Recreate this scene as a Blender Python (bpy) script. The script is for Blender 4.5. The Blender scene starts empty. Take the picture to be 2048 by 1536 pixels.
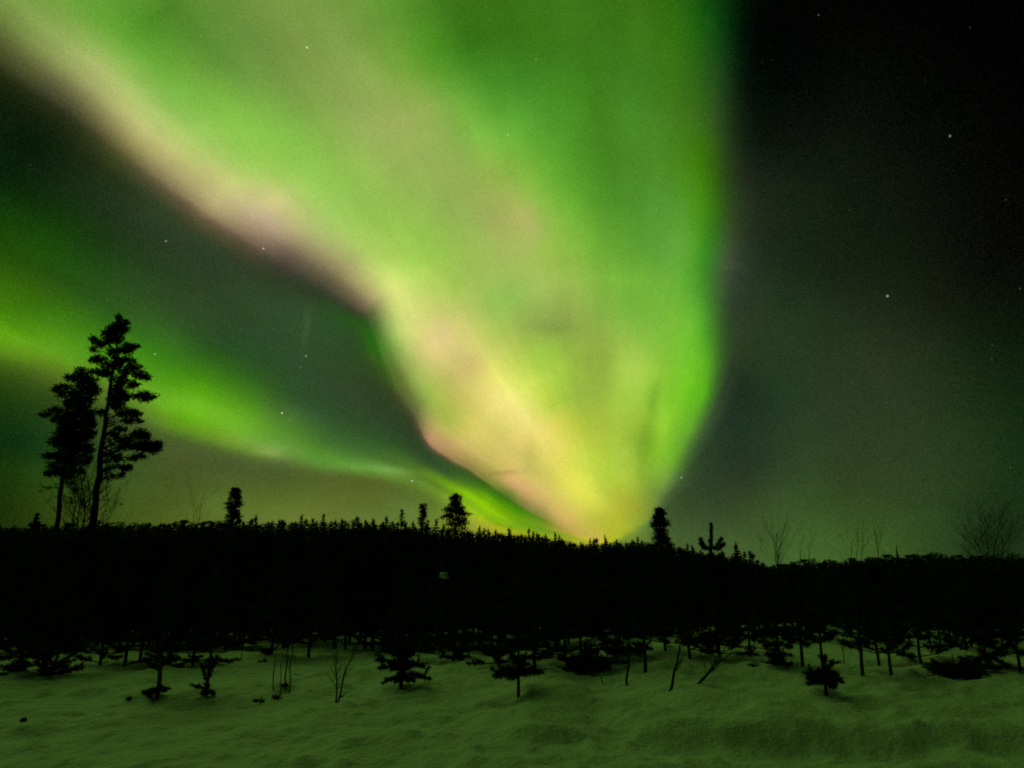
import bpy, math, random
import numpy as np
from mathutils import Vector

sc = bpy.context.scene
COL = sc.collection
R = math.radians

# ------------------------------------------------------------------ camera
EYE = 1.65
PITCH = 15.343
cam_d = bpy.data.cameras.new('camera')
cam = bpy.data.objects.new('camera', cam_d)
COL.objects.link(cam)
cam.location = (0, 0, EYE)
cam.rotation_euler = (R(90 + PITCH), 0, 0)
cam_d.sensor_width = 36.0
cam_d.lens = 36.0 * 1538.0 / 2048.0
cam_d.clip_start = 0.05
cam_d.clip_end = 20000
sc.camera = cam

# ------------------------------------------------------------------ exposure
sc.view_settings.view_transform = 'Standard'
sc.view_settings.look = 'None'
sc.view_settings.exposure = 0.0
sc.view_settings.gamma = 1.0
sc.view_settings.use_curve_mapping = False
sc.render.engine = 'CYCLES'
sc.cycles.use_denoising = False          # the photograph is a grainy night shot
sc.cycles.max_bounces = 3
sc.cycles.diffuse_bounces = 2
sc.cycles.pixel_filter_type = 'BLACKMAN_HARRIS'
sc.cycles.filter_width = 1.9

# ------------------------------------------------------------------ world: night sky with aurora
# The aurora fans out of one point near the horizon.  Its colours are tabulated by
# angle round that point (unrolled between the fan's edges) and angular distance from it.
RK = [0, 2, 3.5, 5, 6.5, 8, 9.5, 11, 13, 15, 17, 19.5, 22, 25, 28, 31, 34, 37, 40, 43, 47, 52, 62, 80, 105, 150]  # outer rows, overhead and behind the view, are brightened to light snow and trees
SA = [0, 0.25, 0.5, 0.7, 0.82, 0.9, 0.95, 0.98, 1.0, 1.02, 1.05, 1.08, 1.12, 1.17, 1.22, 1.28, 1.34, 1.4, 1.46, 1.52, 1.58, 1.64, 1.7, 1.75, 1.8, 1.84, 1.875, 1.905, 1.93, 1.955, 1.98, 2.0]
SB = [2.0, 2.02, 2.04, 2.06, 2.09, 2.12, 2.16, 2.2, 2.26, 2.33, 2.4, 2.48, 2.55, 2.62, 2.68, 2.74, 2.8, 2.84, 2.88, 2.92, 2.95, 2.98, 3.01, 3.04, 3.08, 3.13, 3.2, 3.3, 3.42, 3.58, 3.78, 4]
SKY = [
[(115, 135, 45), (122, 141, 45), (132, 150, 45), (144, 160, 43), (153, 167, 41), (165, 175, 38), (173, 181, 35), (176, 183, 35), (177, 183, 35), (177, 183, 36), (177, 184, 38), (177, 184, 39), (177, 184, 41), (178, 183, 42), (178, 183, 44), (178, 182, 45), (178, 182, 47), (178, 181, 49), (177, 180, 50), (177, 179, 52), (177, 178, 54), (179, 178, 56), (182, 178, 59), (185, 179, 61), (189, 180, 64), (191, 180, 66), (193, 180, 67), (195, 181, 67), (196, 181, 68), (197, 181, 68), (198, 181, 68), (199, 182, 68), (199, 182, 68), (200, 182, 68), (201, 183, 68), (202, 183, 68), (203, 184, 67), (205, 185, 67), (206, 187, 66), (207, 188, 65), (209, 190, 64), (209, 192, 62), (208, 192, 60), (204, 190, 58), (199, 188, 57), (195, 186, 55), (192, 184, 54), (189, 183, 52), (186, 182, 51), (184, 181, 50), (182, 180, 49), (180, 179, 48), (179, 178, 48), (178, 178, 47), (177, 177, 47), (177, 177, 46), (176, 176, 46), (175, 175, 45), (175, 175, 45), (174, 174, 44), (174, 174, 44), (173, 172, 44), (172, 171, 44), (172, 169, 43)],
[(100, 122, 47), (104, 127, 49), (111, 135, 50), (121, 145, 52), (130, 153, 52), (140, 162, 50), (147, 167, 48), (151, 170, 48), (153, 172, 47), (156, 173, 47), (159, 176, 47), (162, 178, 47), (165, 178, 47), (169, 179, 48), (171, 180, 49), (174, 181, 50), (176, 182, 52), (178, 183, 54), (179, 183, 56), (180, 184, 58), (181, 184, 61), (184, 184, 64), (187, 184, 67), (191, 184, 71), (194, 183, 74), (195, 181, 76), (194, 179, 77), (194, 177, 77), (193, 175, 77), (193, 174, 76), (193, 174, 76), (193, 173, 75), (193, 173, 75), (194, 173, 75), (194, 173, 74), (194, 173, 73), (195, 173, 72), (195, 174, 71), (196, 175, 69), (196, 175, 68), (196, 177, 66), (195, 178, 64), (192, 178, 61), (187, 177, 58), (182, 176, 55), (177, 175, 53), (173, 174, 51), (170, 173, 49), (168, 173, 47), (166, 172, 46), (165, 172, 45), (164, 172, 44), (164, 172, 44), (163, 171, 43), (163, 171, 43), (163, 171, 42), (163, 171, 42), (164, 171, 42), (164, 170, 42), (165, 170, 41), (165, 170, 41), (165, 169, 41), (166, 167, 42), (165, 166, 42)],
[(82, 106, 48), (80, 105, 49), (81, 108, 52), (88, 117, 57), (95, 126, 61), (107, 135, 60), (115, 140, 58), (121, 143, 56), (125, 146, 55), (129, 148, 54), (135, 152, 52), (142, 156, 51), (151, 162, 50), (160, 170, 51), (167, 176, 53), (173, 183, 56), (179, 190, 59), (185, 196, 62), (191, 202, 67), (199, 208, 72), (206, 212, 78), (211, 213, 81), (213, 210, 84), (213, 204, 87), (213, 196, 90), (212, 190, 92), (211, 184, 94), (210, 180, 94), (206, 175, 93), (196, 168, 88), (187, 162, 82), (180, 159, 78), (180, 159, 78), (174, 156, 74), (170, 155, 70), (167, 154, 67), (164, 153, 64), (163, 153, 63), (165, 153, 63), (167, 153, 63), (172, 154, 66), (168, 155, 62), (159, 156, 56), (151, 157, 50), (144, 157, 46), (138, 157, 43), (135, 158, 41), (134, 158, 39), (134, 159, 38), (135, 160, 38), (137, 161, 37), (139, 162, 37), (140, 163, 36), (142, 164, 36), (144, 164, 36), (145, 165, 36), (147, 165, 36), (150, 166, 36), (152, 166, 37), (154, 166, 37), (156, 166, 38), (158, 165, 39), (159, 164, 40), (159, 162, 40)],
[(72, 95, 48), (66, 90, 47), (61, 84, 45), (63, 85, 46), (75, 99, 53), (91, 118, 60), (100, 128, 61), (104, 134, 61), (108, 137, 60), (113, 142, 59), (122, 151, 57), (131, 159, 56), (143, 170, 55), (155, 182, 57), (166, 194, 61), (176, 204, 65), (178, 205, 64), (179, 205, 63), (184, 208, 65), (198, 216, 73), (212, 223, 81), (221, 224, 86), (222, 220, 90), (220, 211, 93), (216, 202, 95), (213, 193, 98), (207, 184, 99), (196, 173, 95), (181, 161, 88), (162, 150, 76), (139, 141, 60), (121, 138, 45), (121, 138, 45), (106, 136, 33), (100, 135, 28), (99, 135, 28), (100, 136, 29), (103, 138, 30), (106, 141, 32), (109, 142, 33), (113, 145, 34), (115, 147, 34), (116, 149, 33), (114, 150, 32), (111, 150, 30), (106, 150, 29), (105, 150, 29), (107, 152, 29), (111, 154, 30), (114, 156, 30), (119, 158, 30), (123, 160, 30), (125, 161, 30), (128, 162, 30), (131, 162, 30), (134, 163, 30), (138, 164, 30), (143, 164, 31), (147, 165, 33), (150, 165, 34), (153, 165, 35), (155, 164, 37), (156, 162, 39), (155, 159, 40)],
[(69, 93, 48), (61, 83, 44), (52, 71, 39), (52, 71, 38), (65, 88, 47), (89, 118, 60), (102, 138, 61), (110, 151, 60), (115, 159, 58), (120, 166, 57), (126, 173, 54), (129, 176, 51), (134, 179, 50), (142, 182, 53), (155, 191, 60), (169, 201, 68), (173, 203, 67), (177, 204, 64), (185, 208, 67), (198, 215, 74), (210, 220, 82), (217, 218, 89), (216, 212, 92), (211, 201, 93), (213, 197, 99), (216, 192, 104), (216, 185, 107), (208, 175, 104), (191, 161, 97), (167, 146, 85), (142, 132, 71), (123, 125, 59), (123, 125, 59), (107, 121, 48), (94, 120, 38), (85, 121, 31), (77, 124, 24), (73, 129, 20), (72, 136, 17), (75, 139, 17), (82, 143, 17), (90, 147, 17), (96, 151, 17), (102, 155, 18), (106, 157, 18), (108, 158, 20), (109, 159, 22), (108, 159, 25), (108, 159, 27), (114, 163, 26), (118, 165, 25), (121, 166, 24), (123, 166, 24), (124, 166, 23), (126, 165, 23), (128, 165, 24), (133, 164, 25), (141, 165, 27), (148, 167, 30), (153, 167, 32), (157, 167, 35), (157, 164, 38), (155, 160, 40), (152, 155, 42)],
[(66, 90, 45), (57, 77, 41), (47, 65, 37), (47, 66, 38), (54, 77, 42), (70, 103, 47), (84, 129, 47), (94, 146, 46), (101, 158, 46), (109, 169, 45), (117, 178, 43), (121, 182, 41), (124, 179, 41), (125, 172, 44), (142, 181, 53), (159, 191, 62), (168, 194, 64), (172, 194, 64), (183, 200, 66), (198, 208, 73), (216, 215, 87), (227, 217, 100), (221, 210, 102), (208, 199, 98), (202, 195, 97), (208, 192, 101), (217, 188, 109), (217, 181, 110), (198, 168, 101), (157, 148, 78), (109, 127, 50), (85, 116, 35), (85, 116, 35), (75, 112, 30), (70, 110, 26), (67, 110, 24), (64, 113, 20), (63, 116, 17), (65, 123, 15), (68, 128, 14), (75, 137, 13), (85, 147, 12), (95, 156, 11), (106, 164, 11), (113, 169, 11), (121, 173, 11), (132, 181, 11), (143, 192, 13), (138, 188, 16), (134, 184, 18), (131, 182, 19), (130, 179, 20), (129, 178, 20), (129, 176, 20), (128, 174, 20), (127, 171, 20), (125, 164, 20), (147, 172, 26), (165, 177, 32), (171, 176, 36), (166, 171, 39), (159, 163, 42), (151, 156, 43), (146, 150, 43)],
[(66, 91, 44), (55, 75, 39), (44, 60, 36), (42, 60, 37), (45, 66, 39), (61, 88, 49), (78, 118, 51), (89, 140, 49), (97, 154, 47), (105, 167, 45), (119, 182, 44), (129, 191, 44), (140, 197, 48), (145, 190, 50), (153, 190, 55), (161, 194, 64), (163, 191, 66), (164, 188, 64), (169, 191, 63), (185, 200, 67), (215, 213, 87), (231, 218, 104), (231, 215, 113), (223, 207, 113), (218, 200, 112), (216, 198, 108), (215, 196, 103), (211, 190, 99), (196, 180, 90), (167, 162, 76), (135, 144, 59), (112, 130, 48), (112, 130, 48), (95, 120, 39), (82, 113, 33), (73, 108, 29), (66, 105, 25), (62, 106, 22), (62, 110, 20), (65, 115, 19), (71, 124, 18), (82, 140, 16), (99, 159, 11), (107, 166, 12), (116, 174, 12), (128, 187, 11), (136, 194, 11), (139, 196, 12), (139, 194, 15), (136, 190, 17), (134, 186, 19), (133, 184, 21), (134, 184, 22), (136, 185, 23), (140, 188, 24), (145, 192, 25), (152, 194, 28), (159, 188, 33), (163, 181, 39), (160, 172, 45), (153, 163, 46), (146, 154, 46), (140, 147, 45), (136, 142, 45)],
[(65, 92, 43), (55, 75, 38), (41, 55, 35), (37, 55, 35), (41, 60, 37), (60, 85, 50), (77, 120, 51), (88, 145, 47), (96, 161, 44), (105, 174, 42), (118, 189, 43), (127, 196, 44), (131, 197, 47), (132, 193, 52), (156, 201, 64), (157, 198, 65), (153, 188, 65), (152, 180, 66), (153, 183, 67), (162, 194, 66), (180, 207, 67), (213, 221, 95), (234, 227, 118), (228, 217, 116), (215, 204, 106), (215, 202, 105), (213, 199, 104), (207, 193, 101), (196, 181, 96), (179, 163, 85), (152, 142, 71), (127, 125, 61), (127, 125, 61), (105, 110, 51), (89, 99, 44), (78, 94, 39), (69, 91, 35), (63, 91, 32), (60, 94, 30), (60, 97, 29), (61, 103, 29), (65, 110, 31), (74, 121, 30), (88, 135, 27), (101, 153, 23), (116, 173, 19), (127, 188, 15), (132, 193, 15), (129, 184, 19), (125, 175, 22), (122, 169, 25), (122, 168, 27), (123, 169, 28), (125, 172, 30), (129, 176, 31), (133, 180, 32), (137, 182, 35), (134, 170, 39), (130, 159, 42), (127, 150, 44), (125, 143, 46), (124, 138, 46), (124, 136, 46), (125, 134, 46)],
[(64, 96, 43), (54, 78, 40), (40, 58, 35), (33, 53, 34), (36, 53, 36), (52, 72, 45), (67, 118, 40), (79, 153, 33), (89, 173, 29), (100, 187, 29), (114, 199, 35), (124, 201, 42), (131, 197, 49), (154, 203, 64), (168, 210, 73), (163, 202, 71), (153, 183, 68), (148, 175, 64), (155, 191, 67), (168, 204, 70), (192, 219, 81), (222, 233, 102), (244, 241, 126), (242, 230, 125), (225, 213, 111), (217, 205, 102), (214, 201, 99), (210, 195, 100), (205, 185, 101), (194, 169, 98), (173, 147, 88), (152, 129, 79), (152, 129, 79), (130, 113, 70), (112, 100, 62), (97, 91, 56), (80, 83, 48), (68, 80, 43), (59, 79, 39), (55, 80, 38), (52, 81, 38), (52, 82, 39), (54, 83, 43), (61, 91, 43), (75, 112, 37), (88, 131, 31), (97, 143, 28), (101, 147, 27), (100, 142, 30), (97, 134, 34), (93, 125, 38), (93, 128, 35), (96, 132, 35), (99, 136, 37), (101, 138, 38), (102, 139, 40), (101, 136, 41), (97, 128, 42), (93, 120, 42), (89, 113, 42), (96, 118, 45), (100, 120, 45), (107, 124, 46), (113, 126, 46)],
[(63, 95, 41), (50, 73, 36), (42, 61, 35), (32, 53, 32), (29, 46, 30), (43, 58, 39), (59, 98, 38), (73, 133, 36), (85, 156, 36), (97, 175, 38), (111, 192, 43), (120, 196, 50), (127, 195, 55), (134, 191, 61), (140, 189, 67), (145, 183, 71), (146, 175, 72), (146, 174, 70), (147, 182, 69), (157, 198, 70), (175, 206, 78), (202, 215, 93), (226, 225, 109), (225, 213, 114), (211, 198, 106), (199, 195, 94), (176, 187, 78), (167, 183, 73), (176, 179, 82), (186, 169, 93), (192, 156, 104), (168, 132, 94), (168, 132, 94), (138, 111, 79), (116, 96, 68), (99, 86, 60), (80, 77, 51), (66, 73, 45), (55, 72, 40), (49, 73, 37), (46, 72, 37), (46, 72, 39), (48, 75, 40), (53, 82, 40), (60, 92, 38), (67, 103, 36), (73, 111, 35), (78, 115, 35), (80, 115, 35), (83, 117, 38), (85, 121, 42), (87, 124, 44), (91, 128, 46), (93, 130, 47), (94, 129, 47), (94, 126, 46), (92, 120, 44), (88, 111, 42), (87, 108, 43), (89, 110, 46), (93, 118, 52), (97, 121, 52), (102, 121, 49), (107, 122, 48)],
[(61, 91, 38), (47, 64, 33), (42, 61, 35), (36, 58, 33), (38, 57, 31), (43, 60, 34), (48, 76, 35), (55, 97, 36), (62, 117, 37), (72, 141, 38), (94, 173, 43), (112, 186, 49), (121, 187, 56), (120, 183, 59), (119, 180, 61), (123, 180, 65), (135, 177, 70), (145, 173, 76), (146, 168, 79), (146, 170, 78), (153, 180, 78), (172, 193, 86), (196, 204, 101), (215, 207, 117), (212, 200, 115), (201, 194, 104), (190, 195, 96), (171, 193, 84), (153, 182, 76), (133, 153, 70), (105, 117, 59), (85, 92, 51), (85, 92, 51), (76, 80, 47), (72, 75, 45), (68, 71, 44), (62, 67, 41), (56, 65, 39), (50, 64, 37), (47, 65, 37), (45, 66, 36), (44, 67, 37), (45, 70, 38), (47, 75, 38), (50, 82, 37), (55, 90, 38), (61, 97, 39), (66, 104, 40), (73, 111, 43), (80, 120, 47), (90, 132, 55), (102, 148, 64), (105, 152, 65), (102, 146, 60), (99, 139, 55), (96, 130, 51), (92, 117, 46), (87, 102, 40), (86, 98, 39), (88, 102, 41), (91, 108, 42), (97, 116, 48), (102, 120, 49), (105, 120, 48)],
[(54, 82, 35), (46, 62, 33), (42, 56, 32), (38, 58, 31), (39, 57, 31), (42, 56, 35), (46, 60, 41), (51, 74, 43), (56, 91, 43), (62, 111, 43), (74, 141, 44), (88, 162, 48), (104, 175, 55), (113, 178, 59), (114, 178, 58), (121, 182, 60), (132, 183, 66), (152, 189, 78), (161, 190, 87), (157, 189, 89), (146, 190, 84), (151, 194, 86), (180, 196, 96), (204, 203, 113), (225, 211, 132), (230, 211, 134), (221, 206, 126), (198, 198, 112), (170, 184, 95), (139, 159, 75), (97, 114, 48), (85, 104, 41), (85, 104, 41), (77, 98, 38), (71, 90, 36), (66, 82, 35), (57, 71, 35), (53, 66, 35), (50, 65, 35), (48, 65, 35), (46, 65, 36), (46, 66, 37), (47, 67, 38), (46, 71, 38), (47, 75, 39), (49, 82, 40), (52, 89, 41), (56, 96, 42), (64, 105, 44), (71, 113, 45), (78, 123, 48), (88, 137, 52), (95, 146, 55), (99, 149, 55), (98, 144, 54), (96, 134, 52), (91, 118, 47), (86, 102, 41), (85, 96, 39), (87, 99, 40), (92, 107, 42), (99, 115, 47), (103, 120, 50), (104, 118, 49)],
[(42, 68, 31), (43, 60, 32), (43, 55, 32), (34, 50, 28), (32, 49, 28), (37, 51, 33), (46, 60, 43), (62, 76, 51), (67, 90, 53), (63, 107, 48), (57, 134, 34), (83, 160, 44), (103, 170, 61), (95, 160, 57), (91, 157, 50), (99, 164, 50), (112, 173, 54), (135, 185, 66), (157, 195, 78), (164, 186, 90), (162, 184, 91), (158, 186, 87), (158, 190, 84), (164, 196, 85), (193, 209, 103), (213, 222, 119), (219, 224, 127), (212, 223, 123), (188, 210, 109), (145, 180, 86), (98, 143, 56), (76, 122, 41), (76, 122, 41), (59, 108, 31), (47, 100, 23), (47, 96, 22), (57, 92, 29), (54, 83, 31), (49, 74, 33), (47, 71, 34), (47, 69, 36), (48, 69, 37), (49, 69, 39), (47, 70, 40), (47, 72, 40), (48, 77, 41), (51, 85, 43), (57, 95, 44), (64, 105, 44), (70, 113, 43), (76, 123, 44), (82, 133, 45), (85, 138, 46), (90, 141, 50), (92, 136, 52), (91, 127, 51), (87, 114, 48), (81, 100, 43), (80, 95, 40), (83, 98, 40), (90, 106, 42), (100, 116, 47), (105, 121, 51), (101, 116, 47)],
[(31, 54, 24), (34, 55, 26), (34, 44, 25), (26, 35, 20), (24, 37, 21), (29, 40, 25), (36, 46, 29), (43, 58, 32), (47, 70, 32), (49, 88, 28), (59, 121, 19), (72, 141, 24), (82, 149, 43), (83, 149, 48), (81, 146, 46), (80, 145, 41), (87, 153, 42), (108, 172, 52), (139, 185, 71), (175, 183, 95), (165, 174, 93), (151, 177, 85), (148, 184, 81), (146, 191, 76), (154, 199, 78), (175, 214, 91), (198, 228, 105), (208, 224, 116), (197, 200, 115), (172, 163, 105), (123, 111, 80), (88, 79, 60), (88, 79, 60), (66, 69, 47), (52, 71, 38), (42, 78, 31), (39, 80, 29), (41, 78, 32), (44, 76, 37), (45, 75, 39), (46, 75, 39), (47, 75, 39), (48, 75, 40), (47, 74, 41), (46, 74, 40), (46, 76, 41), (52, 85, 44), (67, 106, 47), (79, 126, 47), (87, 138, 46), (94, 145, 48), (105, 153, 58), (118, 161, 70), (112, 148, 65), (102, 130, 59), (93, 115, 55), (85, 103, 50), (78, 94, 45), (75, 90, 42), (78, 94, 40), (84, 102, 40), (93, 112, 43), (98, 115, 46), (95, 110, 43)],
[(24, 46, 19), (21, 42, 17), (21, 28, 16), (20, 28, 16), (23, 33, 19), (25, 36, 22), (28, 35, 24), (31, 40, 26), (35, 50, 27), (40, 65, 25), (50, 95, 16), (61, 119, 11), (72, 132, 26), (77, 137, 38), (75, 136, 38), (70, 133, 32), (78, 146, 37), (96, 167, 48), (123, 180, 60), (146, 181, 74), (149, 173, 82), (148, 176, 84), (146, 183, 82), (149, 192, 81), (156, 200, 84), (165, 204, 90), (169, 198, 96), (168, 178, 103), (161, 157, 102), (136, 126, 87), (92, 86, 62), (70, 71, 51), (70, 71, 51), (55, 63, 44), (50, 60, 40), (47, 60, 38), (45, 64, 36), (47, 70, 38), (48, 73, 40), (48, 75, 41), (47, 75, 41), (47, 74, 41), (46, 74, 41), (43, 74, 39), (43, 79, 35), (49, 92, 31), (60, 112, 28), (75, 134, 29), (93, 159, 31), (104, 171, 35), (109, 174, 40), (115, 173, 45), (117, 165, 48), (112, 151, 49), (102, 134, 48), (91, 118, 47), (81, 100, 44), (74, 90, 44), (71, 86, 43), (74, 90, 41), (78, 97, 40), (85, 106, 41), (90, 108, 41), (86, 101, 38)],
[(20, 39, 15), (16, 31, 13), (12, 14, 10), (17, 23, 14), (18, 25, 16), (15, 21, 14), (13, 20, 13), (14, 25, 14), (21, 36, 18), (32, 52, 24), (47, 81, 28), (57, 103, 26), (66, 119, 28), (70, 130, 35), (70, 133, 37), (68, 130, 30), (72, 141, 36), (85, 158, 47), (102, 173, 56), (130, 190, 69), (140, 175, 80), (149, 174, 86), (151, 181, 86), (150, 190, 84), (150, 197, 84), (154, 200, 89), (165, 198, 99), (172, 190, 108), (169, 169, 110), (144, 131, 97), (103, 90, 73), (82, 73, 60), (82, 73, 60), (68, 64, 50), (59, 60, 45), (54, 59, 41), (50, 60, 38), (47, 62, 37), (46, 66, 38), (47, 69, 39), (48, 72, 39), (47, 72, 39), (45, 72, 39), (42, 73, 36), (40, 78, 30), (49, 98, 25), (60, 122, 22), (74, 144, 18), (91, 163, 20), (109, 180, 33), (110, 181, 34), (102, 173, 24), (98, 161, 21), (97, 146, 29), (91, 131, 36), (82, 115, 39), (73, 96, 40), (73, 89, 43), (74, 87, 42), (70, 84, 37), (69, 84, 33), (72, 87, 31), (76, 92, 31), (74, 89, 31)],
[(15, 30, 12), (11, 21, 9), (9, 9, 6), (11, 15, 10), (12, 17, 11), (8, 12, 8), (4, 10, 6), (5, 14, 7), (11, 26, 12), (20, 45, 20), (36, 76, 27), (46, 98, 23), (56, 113, 21), (61, 119, 29), (60, 120, 29), (61, 122, 27), (65, 129, 31), (66, 134, 36), (72, 144, 39), (106, 166, 56), (143, 171, 79), (156, 172, 89), (155, 178, 91), (146, 184, 83), (143, 194, 79), (147, 195, 84), (171, 199, 102), (199, 198, 126), (202, 188, 137), (193, 172, 139), (162, 138, 112), (126, 107, 84), (126, 107, 84), (97, 86, 65), (84, 78, 56), (75, 74, 49), (62, 68, 43), (52, 64, 40), (47, 65, 39), (45, 64, 38), (45, 65, 37), (46, 68, 37), (48, 72, 37), (48, 75, 38), (49, 84, 34), (55, 102, 32), (56, 118, 26), (63, 135, 23), (77, 147, 25), (87, 152, 29), (99, 163, 37), (103, 161, 40), (100, 148, 38), (94, 135, 38), (88, 123, 39), (82, 111, 40), (71, 93, 39), (65, 83, 37), (62, 80, 36), (59, 80, 34), (60, 86, 35), (62, 86, 30), (62, 81, 26), (60, 77, 24)],
[(12, 24, 10), (8, 14, 7), (5, 5, 4), (6, 9, 6), (8, 11, 7), (5, 7, 5), (3, 6, 4), (2, 7, 4), (3, 17, 6), (7, 38, 12), (18, 74, 17), (34, 99, 17), (53, 110, 18), (62, 116, 25), (58, 113, 23), (61, 118, 27), (58, 114, 24), (54, 109, 22), (56, 116, 24), (76, 143, 34), (115, 163, 57), (142, 171, 82), (138, 164, 81), (130, 169, 73), (133, 188, 73), (141, 196, 76), (151, 201, 83), (172, 205, 100), (194, 202, 118), (198, 193, 125), (185, 173, 118), (153, 136, 97), (153, 136, 97), (122, 104, 77), (100, 89, 63), (84, 80, 53), (66, 71, 43), (52, 65, 39), (46, 62, 37), (43, 60, 36), (41, 59, 33), (40, 63, 32), (41, 67, 32), (45, 74, 34), (48, 82, 33), (48, 91, 30), (51, 104, 27), (60, 123, 25), (72, 138, 26), (78, 143, 27), (86, 145, 31), (89, 138, 34), (88, 128, 35), (85, 117, 35), (80, 109, 35), (74, 100, 34), (65, 89, 32), (54, 78, 30), (47, 72, 28), (41, 70, 28), (41, 72, 29), (49, 78, 26), (50, 71, 20), (46, 64, 18)],
[(10, 18, 8), (6, 10, 5), (3, 3, 3), (4, 4, 3), (4, 5, 4), (4, 5, 3), (4, 7, 3), (5, 14, 3), (6, 24, 5), (9, 39, 7), (18, 63, 11), (30, 84, 15), (46, 100, 18), (56, 109, 23), (59, 112, 24), (61, 115, 26), (60, 113, 25), (60, 112, 25), (64, 117, 28), (80, 135, 37), (106, 152, 56), (126, 157, 72), (123, 152, 70), (118, 153, 68), (119, 166, 68), (129, 185, 69), (139, 194, 77), (154, 195, 90), (176, 197, 105), (186, 187, 113), (166, 156, 106), (127, 117, 82), (127, 117, 82), (100, 92, 63), (83, 80, 52), (70, 74, 46), (54, 65, 38), (46, 60, 34), (43, 61, 34), (40, 58, 32), (37, 56, 29), (33, 58, 25), (31, 63, 23), (34, 72, 22), (38, 78, 23), (41, 81, 23), (51, 98, 22), (61, 117, 21), (72, 133, 24), (82, 145, 25), (89, 151, 27), (98, 154, 30), (93, 138, 30), (85, 121, 29), (78, 107, 30), (70, 97, 28), (58, 84, 25), (46, 72, 22), (35, 64, 19), (24, 54, 18), (16, 48, 17), (28, 56, 13), (30, 49, 10), (34, 51, 12)],
[(8, 15, 7), (5, 7, 4), (2, 2, 2), (2, 3, 2), (3, 5, 3), (5, 10, 3), (7, 17, 4), (9, 26, 5), (12, 34, 6), (15, 43, 8), (22, 59, 11), (30, 74, 14), (42, 91, 18), (53, 104, 23), (59, 111, 26), (65, 117, 29), (69, 122, 32), (74, 127, 35), (82, 135, 40), (94, 145, 48), (109, 152, 59), (119, 152, 67), (119, 150, 68), (105, 144, 62), (98, 145, 58), (111, 162, 58), (123, 184, 68), (139, 190, 83), (175, 199, 108), (191, 193, 118), (153, 145, 90), (99, 95, 54), (99, 95, 54), (77, 78, 42), (65, 71, 36), (55, 64, 32), (45, 53, 26), (37, 48, 23), (31, 48, 22), (29, 48, 22), (27, 47, 21), (23, 51, 16), (23, 57, 14), (28, 70, 13), (33, 77, 12), (38, 79, 14), (48, 90, 14), (56, 105, 13), (61, 114, 12), (68, 127, 13), (77, 140, 14), (98, 162, 22), (96, 156, 23), (91, 144, 25), (82, 126, 24), (69, 104, 22), (55, 84, 19), (42, 71, 17), (30, 59, 14), (21, 50, 13), (14, 42, 11), (16, 42, 9), (20, 41, 7), (26, 44, 10)],
[(6, 11, 6), (3, 5, 4), (2, 1, 2), (3, 3, 3), (4, 7, 3), (7, 16, 4), (11, 26, 6), (14, 35, 7), (16, 41, 8), (20, 48, 9), (25, 59, 12), (31, 71, 15), (41, 86, 19), (53, 102, 25), (63, 113, 30), (73, 126, 36), (83, 137, 42), (94, 148, 49), (105, 158, 57), (115, 166, 64), (122, 168, 69), (125, 165, 71), (121, 158, 70), (100, 142, 55), (80, 130, 39), (78, 141, 37), (96, 161, 49), (142, 181, 82), (174, 187, 109), (159, 166, 100), (99, 99, 63), (57, 59, 38), (57, 59, 38), (41, 45, 25), (34, 42, 19), (29, 39, 16), (22, 34, 14), (18, 31, 12), (13, 30, 10), (10, 28, 9), (12, 31, 11), (12, 33, 10), (15, 43, 10), (21, 57, 10), (25, 64, 8), (33, 71, 8), (41, 80, 9), (49, 92, 8), (55, 104, 8), (62, 117, 9), (71, 130, 12), (80, 140, 16), (84, 142, 18), (83, 138, 20), (79, 128, 21), (71, 114, 20), (59, 97, 18), (45, 79, 16), (35, 67, 14), (27, 57, 12), (21, 49, 11), (19, 44, 10), (20, 42, 9), (23, 41, 10)],
[(3, 6, 3), (0, 1, 1), (0, 0, 1), (1, 3, 2), (4, 9, 3), (8, 21, 4), (13, 32, 5), (16, 40, 7), (19, 45, 8), (22, 51, 9), (27, 60, 11), (32, 69, 14), (41, 83, 19), (56, 103, 27), (67, 118, 34), (82, 135, 42), (96, 152, 51), (111, 168, 61), (126, 184, 71), (137, 193, 79), (137, 190, 79), (136, 186, 78), (132, 180, 76), (127, 176, 72), (130, 181, 74), (123, 177, 68), (111, 164, 58), (117, 158, 63), (125, 158, 73), (108, 128, 61), (77, 86, 40), (56, 65, 29), (56, 65, 29), (42, 50, 22), (33, 42, 17), (26, 36, 14), (19, 30, 11), (18, 29, 10), (22, 33, 12), (24, 35, 13), (17, 32, 10), (15, 35, 9), (16, 41, 8), (20, 51, 7), (25, 59, 7), (32, 68, 6), (38, 77, 6), (45, 87, 7), (52, 98, 7), (59, 109, 9), (66, 118, 11), (73, 126, 14), (76, 129, 16), (78, 130, 18), (77, 126, 19), (71, 116, 18), (61, 102, 17), (49, 85, 15), (40, 73, 13), (33, 64, 12), (27, 55, 11), (23, 49, 10), (22, 44, 11), (20, 38, 9)],
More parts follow.
